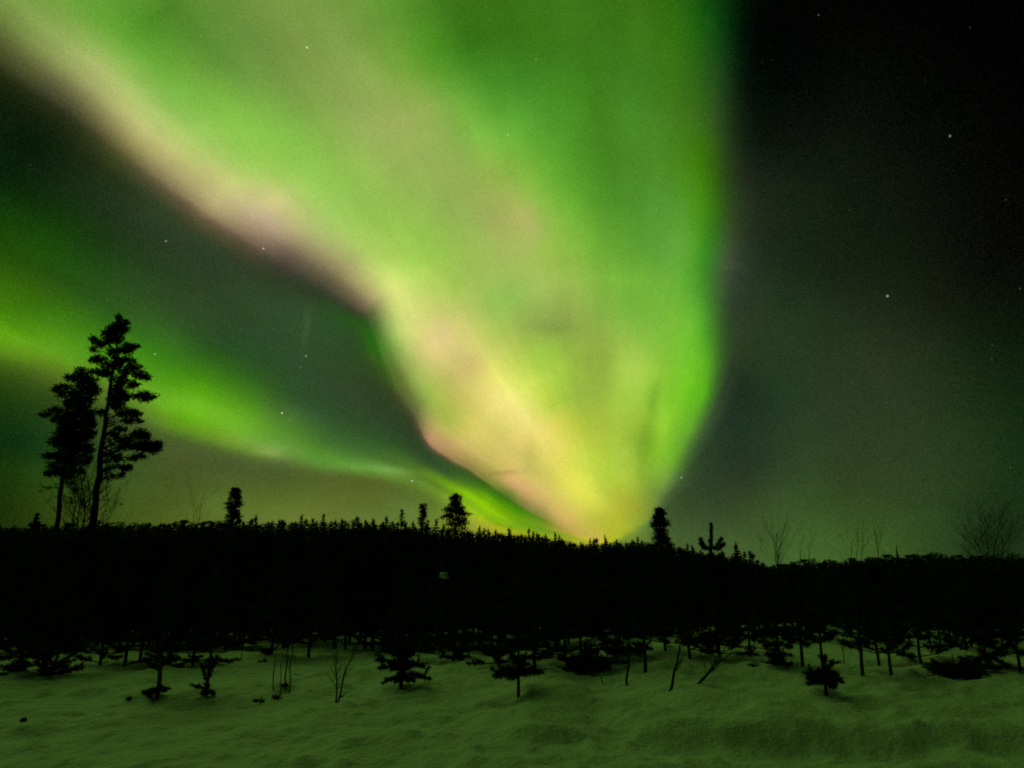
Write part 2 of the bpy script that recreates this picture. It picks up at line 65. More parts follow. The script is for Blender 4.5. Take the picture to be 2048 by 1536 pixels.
[(2, 4, 2), (0, 0, 1), (0, 0, 1), (1, 4, 2), (5, 13, 3), (12, 28, 5), (18, 40, 8), (23, 49, 9), (26, 55, 11), (30, 61, 12), (36, 71, 15), (42, 81, 19), (52, 95, 25), (66, 112, 33), (78, 128, 41), (93, 147, 51), (110, 167, 61), (126, 186, 71), (141, 204, 81), (147, 211, 85), (149, 211, 87), (150, 211, 87), (150, 210, 88), (151, 210, 89), (151, 209, 89), (143, 196, 84), (133, 180, 77), (122, 163, 70), (113, 149, 64), (102, 133, 58), (91, 118, 51), (81, 106, 45), (81, 106, 45), (73, 96, 40), (65, 86, 35), (58, 79, 31), (50, 70, 27), (45, 64, 23), (41, 60, 21), (38, 58, 19), (34, 55, 17), (31, 54, 15), (30, 55, 13), (31, 59, 11), (33, 64, 10), (36, 70, 10), (40, 77, 10), (45, 83, 10), (50, 91, 11), (55, 97, 12), (59, 103, 14), (64, 108, 16), (66, 111, 17), (68, 113, 19), (68, 112, 19), (64, 106, 19), (58, 97, 17), (49, 85, 15), (43, 75, 14), (37, 67, 13), (31, 58, 12), (25, 48, 11), (19, 38, 10), (17, 33, 8)],
[(1, 3, 1), (0, 0, 0), (0, 0, 0), (1, 2, 1), (4, 11, 2), (11, 25, 5), (16, 36, 7), (20, 43, 9), (22, 48, 10), (25, 53, 12), (30, 62, 14), (36, 69, 17), (44, 80, 22), (55, 94, 29), (65, 107, 35), (78, 124, 43), (92, 141, 51), (106, 160, 59), (120, 178, 68), (121, 179, 69), (120, 177, 69), (120, 176, 69), (121, 177, 69), (123, 180, 70), (126, 184, 71), (119, 172, 67), (110, 159, 63), (103, 147, 58), (96, 138, 54), (90, 128, 51), (83, 119, 47), (78, 112, 44), (78, 112, 44), (73, 106, 41), (69, 99, 38), (64, 94, 36), (59, 86, 32), (53, 80, 29), (48, 73, 26), (45, 70, 24), (42, 67, 22), (39, 65, 20), (39, 67, 20), (36, 64, 17), (35, 63, 14), (35, 64, 13), (36, 65, 12), (37, 68, 12), (39, 70, 12), (41, 72, 12), (42, 74, 12), (43, 75, 13), (43, 75, 13), (43, 75, 13), (43, 74, 13), (42, 72, 13), (40, 68, 13), (37, 63, 12), (34, 58, 12), (30, 52, 11), (25, 45, 9), (19, 37, 8), (13, 27, 6), (10, 21, 5)],
[(1, 3, 1), (1, 1, 1), (0, 1, 1), (1, 2, 1), (3, 6, 2), (5, 12, 3), (7, 16, 3), (8, 18, 4), (9, 20, 4), (9, 21, 5), (11, 23, 5), (12, 24, 6), (13, 25, 6), (18, 34, 10), (25, 44, 14), (31, 54, 18), (37, 62, 21), (40, 67, 23), (41, 69, 24), (39, 67, 23), (34, 62, 21), (28, 53, 17), (38, 67, 23), (48, 79, 28), (54, 86, 32), (57, 89, 33), (57, 89, 33), (56, 87, 33), (55, 85, 32), (53, 82, 31), (51, 79, 30), (49, 76, 28), (49, 76, 28), (47, 73, 27), (45, 70, 26), (43, 67, 25), (40, 63, 23), (37, 58, 21), (32, 53, 19), (30, 50, 17), (26, 44, 15), (21, 38, 12), (16, 32, 9), (16, 34, 8), (18, 36, 8), (20, 38, 8), (21, 40, 8), (22, 42, 8), (23, 43, 8), (23, 44, 8), (24, 45, 8), (24, 45, 8), (24, 45, 8), (24, 44, 8), (24, 43, 8), (23, 42, 8), (22, 41, 8), (21, 38, 7), (19, 35, 7), (17, 32, 6), (15, 28, 6), (11, 23, 5), (7, 16, 4), (5, 12, 3)],
[(3, 7, 3), (3, 6, 2), (3, 6, 2), (4, 7, 3), (3, 7, 3), (3, 8, 2), (4, 9, 3), (4, 9, 3), (4, 10, 3), (5, 10, 3), (5, 12, 3), (6, 13, 4), (7, 15, 5), (8, 16, 5), (8, 16, 5), (8, 17, 5), (8, 17, 5), (8, 18, 6), (8, 18, 6), (9, 19, 6), (9, 19, 6), (10, 20, 7), (11, 22, 8), (13, 25, 9), (15, 28, 10), (16, 29, 11), (17, 30, 11), (17, 31, 11), (17, 31, 11), (17, 31, 11), (17, 31, 11), (17, 30, 11), (17, 30, 11), (17, 30, 11), (16, 29, 11), (16, 28, 10), (15, 27, 10), (14, 26, 9), (13, 24, 8), (12, 22, 8), (10, 20, 7), (9, 18, 6), (8, 16, 5), (7, 16, 4), (7, 16, 4), (7, 16, 4), (7, 17, 4), (8, 17, 4), (8, 18, 3), (8, 18, 3), (8, 19, 3), (8, 19, 3), (8, 19, 3), (8, 18, 3), (8, 18, 3), (8, 18, 3), (8, 17, 3), (7, 16, 3), (7, 16, 3), (7, 15, 3), (6, 13, 3), (5, 12, 3), (5, 10, 3), (4, 9, 3)]]
KR=[0, 3, 5.5, 9, 11.4, 16, 21, 26, 33, 38.5, 50, 64];VR=[30, 32, 45, 51, 54, 59.5, 65, 67.8, 71.5, 74, 78, 82]
KL=[0, 4, 7, 10.6, 14.9, 17, 21.2, 24.2, 29.3, 33.2, 36.7, 41, 46, 50.6, 64];VL=[160, 158.8, 155, 151, 150, 145.5, 139.6, 135.4, 137.6, 138.9, 139.6, 140.2, 140.5, 141.1, 141.5]
KB=[0, 6.4, 8, 11.2, 13.7, 16, 21, 25.8, 29.3, 32.6, 35.2, 39.8, 42.8, 64];VB=[171, 170, 168, 162.7, 160.8, 161.3, 163.6, 165, 164.9, 164.6, 163.3, 162.5, 162, 162]


def uv(px, py):
    """direction ratios (x/y, z/y) of the ray through a pixel of the 2048 x 1536 photograph"""
    a, b = (px - 1024) / 1538.0, (768 - py) / 1538.0
    c, s = math.cos(R(PITCH)), math.sin(R(PITCH))
    y = c - b * s
    return a / y, (b * c + s) / y


def _b(px, py, a, b, rot, rgb, amt):
    u, v = uv(px, py)
    return (u, v, a / 1538.0, b / 1538.0, R(rot), rgb, amt)


BLOBS = [_b(800, 590, 26, 44, 25, (222, 228, 132), .5), _b(1030, 820, 70, 26, -42, (246, 228, 138), .5), _b(1085, 900, 60, 22, -45, (234, 220, 106), .4),
         _b(940, 728, 36, 30, 0, (200, 170, 110), .4), _b(885, 672, 30, 40, 20, (226, 196, 142), .3), _b(1392, 780, 16, 90, -12, (96, 182, 28), .3),
         _b(1286, 935, 9, 34, 0, (132, 166, 42), .35), _b(1170, 985, 60, 18, -40, (232, 230, 82), .35),
         _b(1308, 800, 13, 44, -14, (112, 160, 42), .42), _b(1291, 885, 15, 50, -4, (118, 160, 40), .45), _b(1326, 850, 15, 62, -6, (158, 214, 60), .5),
         _b(1262, 745, 32, 50, 0, (174, 208, 88), .5), _b(1112, 655, 46, 16, 0, (124, 148, 68), .5), _b(1075, 632, 30, 18, 20, (140, 165, 78), .3),
         _b(1002, 947, 40, 5, 6, (150, 122, 66), .4), _b(1022, 966, 34, 12, -20, (226, 160, 116), .35), _b(612, 660, 7, 48, -4, (66, 98, 60), .45),
         _b(742, 668, 17, 36, -8, (26, 112, 18), .4), _b(536, 903, 28, 8, -8, (155, 178, 92), .5), _b(792, 941, 44, 8, -6, (128, 168, 84), .5),
         _b(548, 402, 26, 24, 0, (212, 204, 134), .5), _b(534, 452, 34, 14, -30, (186, 156, 124), .25), _b(880, 880, 30, 12, -30, (192, 136, 104), .25),
         _b(1062, 448, 22, 40, 30, (186, 180, 114), .4), _b(1150, 965, 26, 44, 35, (234, 228, 82), .4), _b(1060, 915, 14, 40, 0, (190, 176, 88), .45)]
_S = [(614, 95, 1.0), (402, 73, .18), (460, 58, .18), (1015, 270, .5), (1072, 118, .3), (1637, 30, .16), (1900, 272, .4), (1775, 592, .9), (332, 482, .45), (527, 497, .8),
      (310, 708, .5), (612, 712, .45), (601, 735, .2), (564, 826, 1.0), (579, 838, .18), (824, 962, .8), (1363, 955, .6), (2011, 400, .07), (1313, 420, .18), (438, 848, .15),
      (215, 600, .12), (520, 244, .2), (1773, 805, .1), (2040, 577, .1), (1845, 845, .06), (2021, 935, .08), (100, 638, .12), (1940, 55, .04), (1545, 120, .03), (1340, 483, .15) ,
      (700, 310, .1), (860, 120, .12), (980, 40, .1), (250, 40, .1), (1180, 260, .12), (1700, 420, .06), (1580, 640, .07), (1660, 240, .03), (1850, 160, .03),
      (1985, 690, .05), (1720, 880, .06), (1560, 900, .05), (400, 590, .1), (480, 660, .09), (690, 820, .08), (180, 480, .05), (60, 330, .04), (1620, 760, .06)]
STARS = [uv(x, y) + (b * .75, .00085 if b > .35 else .0007) for x, y, b in _S]

CDIR = Vector((0.12066372, 0.99082221, 0.06092302)).normalized()
RDIR = CDIR.cross(Vector((0, 0, 1))).normalized()
UDIR = RDIR.cross(CDIR).normalized()

world = bpy.data.worlds.new('World')
sc.world = world
world.use_nodes = True
world.cycles.sampling_method = 'MANUAL'
world.cycles.sample_map_resolution = 1024
NT = world.node_tree
NT.nodes.clear()


def lk(inp, v):
    if v is None:
        return
    if isinstance(v, (int, float)):
        inp.default_value = v
    elif isinstance(v, (tuple, list, Vector)):
        inp.default_value = tuple(v)
    else:
        NT.links.new(v, inp)


def M(op, a, b=None, c=None, clamp=False):
    n = NT.nodes.new('ShaderNodeMath'); n.operation = op; n.use_clamp = clamp
    for i, v in enumerate((a, b, c)):
        lk(n.inputs[i], v)
    return n.outputs[0]


def V(op, a, b=None):
    n = NT.nodes.new('ShaderNodeVectorMath'); n.operation = op
    lk(n.inputs[0], a)
    if op == 'SCALE':
        lk(n.inputs[3], b)
    else:
        lk(n.inputs[1], b)
    return n.outputs['Value'] if op in ('DOT_PRODUCT', 'DISTANCE', 'LENGTH') else n.outputs[0]


def MR(v, a, b, c=0.0, d=1.0, kind='LINEAR'):
    n = NT.nodes.new('ShaderNodeMapRange'); n.interpolation_type = kind; n.clamp = True
    for i, x in enumerate((v, a, b, c, d)):
        lk(n.inputs[i], x)
    return n.outputs[0]


def MIX(f, a, b, mode='MIX'):
    n = NT.nodes.new('ShaderNodeMix'); n.data_type = 'RGBA'; n.blend_type = mode; n.clamp_result = False
    lk(n.inputs[0], f); lk(n.inputs[6], a); lk(n.inputs[7], b)
    return n.outputs[2]


def RAMP(v, stops, interp='LINEAR'):
    n = NT.nodes.new('ShaderNodeValToRGB'); cr = n.color_ramp; cr.interpolation = interp
    while len(cr.elements) > 1:
        cr.elements.remove(cr.elements[-1])
    for i, (p, c) in enumerate(stops):
        e = cr.elements[0] if i == 0 else cr.elements.new(p)
        e.position = p; e.color = (c[0], c[1], c[2], 1)
    lk(n.inputs[0], v)
    return n.outputs[0]


def NOISE(vec, scale, detail=2.0, rough=0.5):
    n = NT.nodes.new('ShaderNodeTexNoise')
    lk(n.inputs['Vector'], vec); n.inputs['Scale'].default_value = scale
    n.inputs['Detail'].default_value = detail; n.inputs['Roughness'].default_value = rough
    return n.outputs[0], n.outputs[1]


def build_sky():
    tc = NT.nodes.new('ShaderNodeTexCoord')
    d0 = V('NORMALIZE', tc.outputs['Generated'])
    # slight turbulence so that no edge of the curtains is ruler-clean
    _, w1 = NOISE(d0, 22.0, 3.0, 0.55)
    d1 = V('ADD', d0, V('SCALE', V('SUBTRACT', w1, (0.5, 0.5, 0.5)), 0.007))
    d1 = V('NORMALIZE', d1)
    a = V('DOT_PRODUCT', d1, RDIR); b = V('DOT_PRODUCT', d1, UDIR); c = V('DOT_PRODUCT', d1, CDIR)
    deg = 180.0 / math.pi
    th = M('MULTIPLY_ADD', M('ARCTAN2', M('MULTIPLY', a, -1.0), b), deg, 90.0)
    r = M('MULTIPLY', M('ARCCOSINE', M('MINIMUM', c, 1.0)), deg)
    # the three edges of the fan as functions of distance
    rad = sorted(set(KR + KL + KB))
    sel = [rad[0]]
    for x in rad[1:]:
        if x - sel[-1] > 1.2 and x <= 64:
            sel.append(x)
    sel = sel[:31]
    stops = [(x / 64.0, (np.interp(x, KR, VR) / 180, np.interp(x, KL, VL) / 180, np.interp(x, KB, VB) / 180)) for x in sel]
    edges = RAMP(M('DIVIDE', r, 64.0, clamp=True), stops)
    sp = NT.nodes.new('ShaderNodeSeparateXYZ'); lk(sp.inputs[0], edges)
    tR, tL, tB = (M('MULTIPLY', sp.outputs[i], 180.0) for i in range(3))

    def seg(lo, hi):
        return M('DIVIDE', M('SUBTRACT', th, lo), M('SUBTRACT', hi, lo), clamp=True)
    s = M('ADD', M('ADD', seg(0.0, tR), seg(tR, tL)), M('ADD', seg(tL, tB), seg(tB, 180.0)))
    # rays: fine streaks that run away from the point of convergence
    comb = NT.nodes.new('ShaderNodeCombineXYZ')
    lk(comb.inputs[0], M('MULTIPLY', th, 0.22)); lk(comb.inputs[1], M('MULTIPLY', r, 0.035))
    ray, _ = NOISE(comb.outputs[0], 1.0, 3.0, 0.55)
    patch, _ = NOISE(d0, 16.0, 3.0, 0.55)
    sa = M('DIVIDE', s, 2.0, clamp=True)
    sb = M('DIVIDE', M('SUBTRACT', s, 2.0), 2.0, clamp=True)
    far_half = M('GREATER_THAN', s, 2.0)

    def row(cells, pos, lo):
        return [((p - lo) / 2.0, tuple(x / 255.0 for x in c)) for p, c in zip(pos, cells)]

    def fan(xs, pos, lo, a0, a1):
        col = RAMP(xs, row(SKY[0][a0:a1], pos, lo))
        for k in range(1, len(RK)):
            col = MIX(MR(r, RK[k - 1], RK[k]), col, RAMP(xs, row(SKY[k][a0:a1], pos, lo)))
        return col
    col = MIX(far_half, fan(sa, SA, 0.0, 0, 32), fan(sb, SB, 2.0, 32, 64))

    # folds, knots and faint shadows inside the curtains: soft patches at fixed directions (u = x/y, v = z/y)
    dv = NT.nodes.new('ShaderNodeSeparateXYZ'); lk(dv.inputs[0], d1)
    yy = M('MAXIMUM', dv.outputs[1], 0.02)
    U_ = M('DIVIDE', dv.outputs[0], yy); W_ = M('DIVIDE', dv.outputs[2], yy)

    def blob(u0, v0, a_, b_, rot, rgb, amt):
        du = M('SUBTRACT', U_, u0); dw = M('SUBTRACT', W_, v0)
        cs, sn = math.cos(rot), math.sin(rot)
        x = M('MULTIPLY_ADD', du, cs / a_, M('MULTIPLY', dw, sn / a_))
        y = M('MULTIPLY_ADD', dw, cs / b_, M('MULTIPLY', du, -sn / b_))
        q = M('MULTIPLY_ADD', x, x, M('MULTIPLY', y, y))
        g = M('MULTIPLY', M('EXPONENT', M('MULTIPLY', q, -1.0)), amt)
        return g, rgb
    for spec in BLOBS:
        g, rgb = blob(*spec)
        col = MIX(g, col, (rgb[0] / 255, rgb[1] / 255, rgb[2] / 255, 1))

    amp = M('ADD', M('MULTIPLY', M('SUBTRACT', ray, 0.5), MR(r, 3.0, 17.0, 0.02, 0.11)), M('MULTIPLY', M('SUBTRACT', patch, 0.5), 0.13))
    col = V('SCALE', col, M('ADD', amp, 1.0))
    # fine grain like sensor noise, added to the sky colour
    g1, gc = NOISE(d0, 620.0, 1.0, 0.6)
    grain = V('SCALE', V('SUBTRACT', gc, (0.5, 0.5, 0.5)), 0.05)
    grain2 = M('MULTIPLY', M('SUBTRACT', g1, 0.5), 0.13)
    cmb = NT.nodes.new('ShaderNodeCombineXYZ')
    for i in range(3):
        lk(cmb.inputs[i], grain2)
    col = V('ADD', col, V('ADD', grain, cmb.outputs[0]))
    col = V('MAXIMUM', col, (0.004, 0.004, 0.004))
    # display values -> light
    gm = NT.nodes.new('ShaderNodeGamma')
    lk(gm.inputs[0], V('SCALE', V('ADD', col, (0.055, 0.055, 0.055)), 1 / 1.055)); gm.inputs[1].default_value = 2.4
    col = V('SUBTRACT', gm.outputs[0], (0.0009, 0.0009, 0.0009))
    col = V('MAXIMUM', col, (0.0, 0.0, 0.0))
    # stars
    tot = None
    for (u0, v0, br, sz) in STARS:
        sd = Vector((u0, 1.0, v0)).normalized()
        x = M('DIVIDE', V('DISTANCE', d0, sd), sz)
        e = M('MULTIPLY', M('EXPONENT', M('MULTIPLY', M('MULTIPLY', x, x), -1.0)), br)
        tot = e if tot is None else M('ADD', tot, e)
    vor = NT.nodes.new('ShaderNodeTexVoronoi'); lk(vor.inputs['Vector'], d0); vor.inputs['Scale'].default_value = 34.0
    faint = M('MULTIPLY', MR(vor.outputs['Distance'], 0.05, 0.0), 0.05)
    vs = NT.nodes.new('ShaderNodeSeparateXYZ'); lk(vs.inputs[0], vor.outputs['Color'])
    faint = M('MULTIPLY', faint, M('POWER', vs.outputs[0], 3.0))
    tot = M('ADD', tot, faint)
    st = NT.nodes.new('ShaderNodeCombineXYZ')
    lk(st.inputs[0], tot); lk(st.inputs[1], tot); lk(st.inputs[2], M('MULTIPLY', tot, 0.9))
    col = V('ADD', col, st.outputs[0])
    bg = NT.nodes.new('ShaderNodeBackground'); lk(bg.inputs[0], col); bg.inputs[1].default_value = 1.0
    out = NT.nodes.new('ShaderNodeOutputWorld'); NT.links.new(bg.outputs[0], out.inputs[0])


build_sky()

# ------------------------------------------------------------------ helpers
cp, sp_ = math.cos(R(PITCH)), math.sin(R(PITCH))
rng = np.random.default_rng(7)
random.seed(7)


def at(px, py, Y):
    """the point at distance Y (metres along the view azimuth) seen where the photograph has pixel px, py"""
    u, v = uv(px, py)
    return Vector((u * Y, Y, EYE + v * Y))


class MB:
    """collects vertices and triangles, then links them as one mesh object"""
    def __init__(self):
        self.v = []; self.f = []; self.n = 0

    def add(self, v, f):
        v = np.asarray(v, float).reshape(-1, 3); f = np.asarray(f, int).reshape(-1, 3)
        self.v.append(v); self.f.append(f + self.n); self.n += len(v)

    def tube(self, pts, rad, k=6):
        pts = np.asarray(pts, float); m = len(pts)
        rad = np.broadcast_to(np.asarray(rad, float), (m,))
        t = np.gradient(pts, axis=0); t /= np.linalg.norm(t, axis=1)[:, None] + 1e-9
        ref = np.array([0.31, 0.87, 0.11]) if abs(t[0, 2]) > 0.6 else np.array([0.05, 0.1, 1.0])
        a = np.cross(t, ref); a /= np.linalg.norm(a, axis=1)[:, None] + 1e-9
        b = np.cross(t, a)
        an = np.linspace(0, 2 * np.pi, k, endpoint=False)
        ring = pts[:, None] + rad[:, None, None] * (np.cos(an)[None, :, None] * a[:, None] + np.sin(an)[None, :, None] * b[:, None])
        v = np.vstack([ring.reshape(-1, 3), pts[:1], pts[-1:]])
        f = []
        for i in range(m - 1):
            for j in range(k):
                p, q = i * k + j, i * k + (j + 1) % k
                f += [(p, q, q + k), (p, q + k, p + k)]
        for j in range(k):
            f += [(m * k, (j + 1) % k, j), (m * k + 1, (m - 1) * k + j, (m - 1) * k + (j + 1) % k)]
        self.add(v, f)

    def needles(self, p, d, l, w):
        """thin leaf-sized triangles from points p along directions d"""
        p = np.asarray(p, float); n = len(p)
        d = np.asarray(d, float); d = d / (np.linalg.norm(d, axis=1)[:, None] + 1e-9)
        s = np.cross(d, rng.normal(size=(n, 3))); s /= np.linalg.norm(s, axis=1)[:, None] + 1e-9
        l = np.broadcast_to(np.asarray(l, float), (n,))[:, None]; w = np.broadcast_to(np.asarray(w, float), (n,))[:, None]
        v = np.stack([p - s * w / 2, p + s * w / 2, p + d * l], 1).reshape(-1, 3)
        self.add(v, np.arange(3 * n).reshape(n, 3))

    def brush(self, a, b, n, l, w, t0=0.0, forward=0.8):
        """a shoot from a to b set with needles all round"""
        a = np.asarray(a, float); b = np.asarray(b, float)
        t = t0 + (1 - t0) * rng.random(n)
        ax = (b - a) / (np.linalg.norm(b - a) + 1e-9)
        rd = rng.normal(size=(n, 3)); rd /= np.linalg.norm(rd, axis=1)[:, None]
        self.needles(a + t[:, None] * (b - a), rd + forward * ax, l * (0.6 + 0.6 * rng.random(n)), w)

    def brushes(self, AB, n, l, w, forward=0.8):
        """many shoots at once: list of (a, b) pairs"""
        if not AB:
            return
        a = np.repeat(np.array([q[0] for q in AB], float), n, 0); b = np.repeat(np.array([q[1] for q in AB], float), n, 0)
        m = len(a)
        ax = (b - a) / (np.linalg.norm(b - a, axis=1)[:, None] + 1e-9)
        rd = rng.normal(size=(m, 3)); rd /= np.linalg.norm(rd, axis=1)[:, None]
        self.needles(a + rng.random((m, 1)) * (b - a), rd + forward * ax, l * (0.6 + 0.6 * rng.random(m)), w)

    def build(self, name, mat, parent=None, loc=None, smooth=False):
        v = np.vstack(self.v); f = np.vstack(self.f)
        me = bpy.data.meshes.new(name)
        me.vertices.add(len(v)); me.vertices.foreach_set('co', v.astype(np.float32).ravel())
        me.loops.add(f.size); me.loops.foreach_set('vertex_index', f.astype(np.int32).ravel())
        me.polygons.add(len(f))
        me.polygons.foreach_set('loop_start', np.arange(0, f.size, 3, dtype=np.int32))
        me.polygons.foreach_set('loop_total', np.full(len(f), 3, np.int32))
        if smooth:
            me.polygons.foreach_set('use_smooth', np.ones(len(f), bool))
        me.update(calc_edges=True)
        me.materials.append(mat)
        o = bpy.data.objects.new(name, me); COL.objects.link(o)
        if parent is not None:
            o.parent = parent
        if loc is not None:
            o.location = loc
        return o


def tag(o, label=None, cat=None, group=None, kind=None):
    if label: o['label'] = label
    if cat: o['category'] = cat
    if group: o['group'] = group
    if kind: o['kind'] = kind
    return o


def empty(name, loc, rz=0.0):
    e = bpy.data.objects.new(name, None); COL.objects.link(e)
    e.empty_display_size = 0.2
    e.location = loc; e.rotation_euler = (0, 0, rz)
    return e


def copy_tree(o, loc, rz, scale, label=None, group=None):
    c = o.copy(); COL.objects.link(c)
    c.location = loc; c.rotation_euler = (0, 0, rz); c.scale = (scale,) * 3 if isinstance(scale, (int, float)) else scale
    if label: c['label'] = label
    if group: c['group'] = group
    for ch in list(o.children):
        k = ch.copy(); COL.objects.link(k); k.parent = c
    return c


def pmat(name, rgb, rough=0.9, var=0.35, scale=6.0, bump=0.0, bscale=20.0, spec=0.2):
    m = bpy.data.materials.new(name); m.use_nodes = True
    nt = m.node_tree; b = nt.nodes['Principled BSDF']
    b.inputs['Roughness'].default_value = rough
    b.inputs['Specular IOR Level'].default_value = spec
    tc = nt.nodes.new('ShaderNodeTexCoord')
    nz = nt.nodes.new('ShaderNodeTexNoise'); nz.inputs['Scale'].default_value = scale; nz.inputs['Detail'].default_value = 4
    nt.links.new(tc.outputs['Object'], nz.inputs['Vector'])
    rp = nt.nodes.new('ShaderNodeValToRGB')
    rp.color_ramp.elements[0].position = 0.3; rp.color_ramp.elements[1].position = 0.7
    rp.color_ramp.elements[0].color = tuple(c * (1 - var) for c in rgb) + (1,)
    rp.color_ramp.elements[1].color = tuple(min(1, c * (1 + var)) for c in rgb) + (1,)
    nt.links.new(nz.outputs[0], rp.inputs[0]); nt.links.new(rp.outputs[0], b.inputs['Base Color'])
    if bump:
        n2 = nt.nodes.new('ShaderNodeTexNoise'); n2.inputs['Scale'].default_value = bscale; n2.inputs['Detail'].default_value = 6
        n2.inputs['Roughness'].default_value = 0.62
        nt.links.new(tc.outputs['Object'], n2.inputs['Vector'])
        bp = nt.nodes.new('ShaderNodeBump'); bp.inputs['Strength'].default_value = bump; bp.inputs['Distance'].default_value = 0.09
        nt.links.new(n2.outputs[0], bp.inputs['Height']); nt.links.new(bp.outputs[0], b.inputs['Normal'])
    return m


MAT_SNOW = pmat('snow', (0.80, 0.82, 0.84), 0.75, 0.07, 1.2, 0.65, 11.0, 0.25)
MAT_NEEDLE = pmat('pine_needles', (0.040, 0.060, 0.030), 0.8, 0.4, 1.5, spec=0.1)
MAT_BARK = pmat('pine_bark', (0.09, 0.065, 0.048), 0.95, 0.4, 9.0, 0.6, 14.0, 0.1)
MAT_TWIG = pmat('birch_twig_bark', (0.05, 0.04, 0.035), 0.9, 0.4, 6.0, spec=0.1)
MAT_BIRCH = pmat('birch_bark', (0.42, 0.41, 0.38), 0.8, 0.4, 7.0, spec=0.1)
MAT_FLOOR = pmat('forest_floor', (0.10, 0.10, 0.10), 0.95, 0.8, 0.12, spec=0.05)
MAT_HEATH = pmat('heather', (0.03, 0.028, 0.018), 0.9, 0.4, 20.0, spec=0.1)


# ------------------------------------------------------------------ terrain
def hash2(ix, iy, s):
    h = np.sin(ix * 127.1 + iy * 311.7 + s * 74.7) * 43758.5453
    return h - np.floor(h)


def vnoise(x, y, s=0):
    x = np.asarray(x, float); y = np.asarray(y, float)
    ix, iy = np.floor(x), np.floor(y); fx, fy = x - ix, y - iy
    fx = fx * fx * fx * (fx * (fx * 6 - 15) + 10); fy = fy * fy * fy * (fy * (fy * 6 - 15) + 10)
    a, b = hash2(ix, iy, s), hash2(ix + 1, iy, s)
    c, d = hash2(ix, iy + 1, s), hash2(ix + 1, iy + 1, s)
    return (a * (1 - fx) + b * fx) * (1 - fy) + (c * (1 - fx) + d * fx) * fy - 0.5


def sstep(x, a, b):
    t = np.clip((np.asarray(x, float) - a) / (b - a), 0, 1)
    return t * t * (3 - 2 * t)


def ground(x, y):
    x = np.asarray(x, float); y = np.asarray(y, float)
    far = 1 - sstep(np.hypot(x, y), 45, 120)
    z = 0.26 * vnoise(x * 0.16, y * 0.16, 1) + 0.17 * vnoise(x * 0.45, y * 0.5, 2) + 0.13 * vnoise(x * 1.15, y * 1.3, 3)
    z = z + 0.042 * vnoise(x * 2.7, y * 2.9, 4) + 0.028 * vnoise(x * 6.3, y * 6.0, 5)
    # old ploughed edge that runs across the near snow on the right, with a trough before it
    line = 10.15 + 0.06 * (x - 3.0) + 0.9 * vnoise(x * 0.35, 3.3, 6) + 0.3 * vnoise(x * 1.3, 1.3, 8)
    m = sstep(x, 1.2, 2.8) * (1 - sstep(x, 9.0, 14.0) * 0.6)
    z = z + m * (0.19 * sstep(y, line - 0.2, line + 0.25) - 0.10 * np.exp(-((y - line + 0.3) / 0.3) ** 2))
    l2 = 10.0 + 0.5 * vnoise(x * 0.5, 7.3, 7)
    m2 = sstep(x, -0.2, 0.3) * (1 - sstep(x, 0.7, 1.3))
    z = z + m2 * (0.12 * sstep(y, l2 - 0.15, l2 + 0.2))
    # drift the young pines stand in, and a bank sloped towards the camera to darken the near snow
    z = z + 0.16 * sstep(y, 10.5, 16.0) - 0.42 * (1 - sstep(y, 5.5, 12.0))
    # lumps of thrown snow on the bank
    z = z + (0.05 * np.maximum(0, vnoise(x * 2.1, y * 1.7, 12) - 0.08) + 0.05 * np.maximum(0, vnoise(x * 4.3, y * 4.0, 13) - 0.15)) * 3.0 * (1 - 0.6 * sstep(y, 13, 20))
    # clods and crust
    z = z + 0.09 * np.maximum(0, vnoise(x * 5.2, y * 4.6, 14) - 0.27) + 0.07 * np.maximum(0, vnoise(x * 8.1, y * 7.7, 15) - 0.3) - 0.05 * np.maximum(0, vnoise(x * 3.7, y * 3.1, 16) - 0.28)
    for wx, wy in WELLS:
        q = (x - wx) ** 2 + (y - wy) ** 2
        z = z - 0.10 * np.exp(-q / 0.035) + 0.05 * np.exp(-q / 0.20)
    return z * far


WELLS = []


def gz(x, y):
    return float(ground(np.array([x]), np.array([y]))[0])


def foot(px, py):
    """point of the snow seen at pixel px, py"""
    u, v = uv(px, py)
    z = 0.0
    Y = 20.0
    for _ in range(30):
        Y = 0.5 * Y + 0.5 * min(90.0, max(4.0, (z - EYE) / min(v, -0.01)))
        z = gz(u * Y, Y)
    return Vector((u * Y, Y, z))


# wells melted round the feet of the front trees
FEET = [(803, 1374), (1037, 1386), (1163, 1351), (907, 1318), (997, 1326), (1069, 1336), (1291, 1341), (1240, 1322), (1652, 1386), (1560, 1341), (1606, 1336),
        (1726, 1350), (1757, 1331), (1783, 1352), (1841, 1326), (315, 1396), (413, 1391), (617, 1316), (543, 1312), (35, 1349), (88, 1351), (200, 1331),
        (250, 1331), (280, 1326), (340, 1331), (385, 1332), (671, 1407), (1256, 1374), (1337, 1381), (1384, 1376), (563, 1383), (1910, 1350)]
_w = [foot(*q) for q in FEET]
WELLS = [(q.x, q.y) for q in _w]


def grid_mesh(xs, ys, zf, name, mat, skirt=None):
    X, Yg = np.meshgrid(xs, ys)
    Z = zf(X, Yg)
    v = np.stack([X, Yg, Z], -1).reshape(-1, 3)
    nx, ny = len(xs), len(ys)
    i = (np.arange(ny - 1)[:, None] * nx + np.arange(nx - 1)[None]).ravel()
    f = np.vstack([np.stack([i, i + 1, i + nx + 1], 1), np.stack([i, i + nx + 1, i + nx], 1)])
    mb = MB(); mb.add(v, f)
    return mb.build(name, mat, smooth=True)


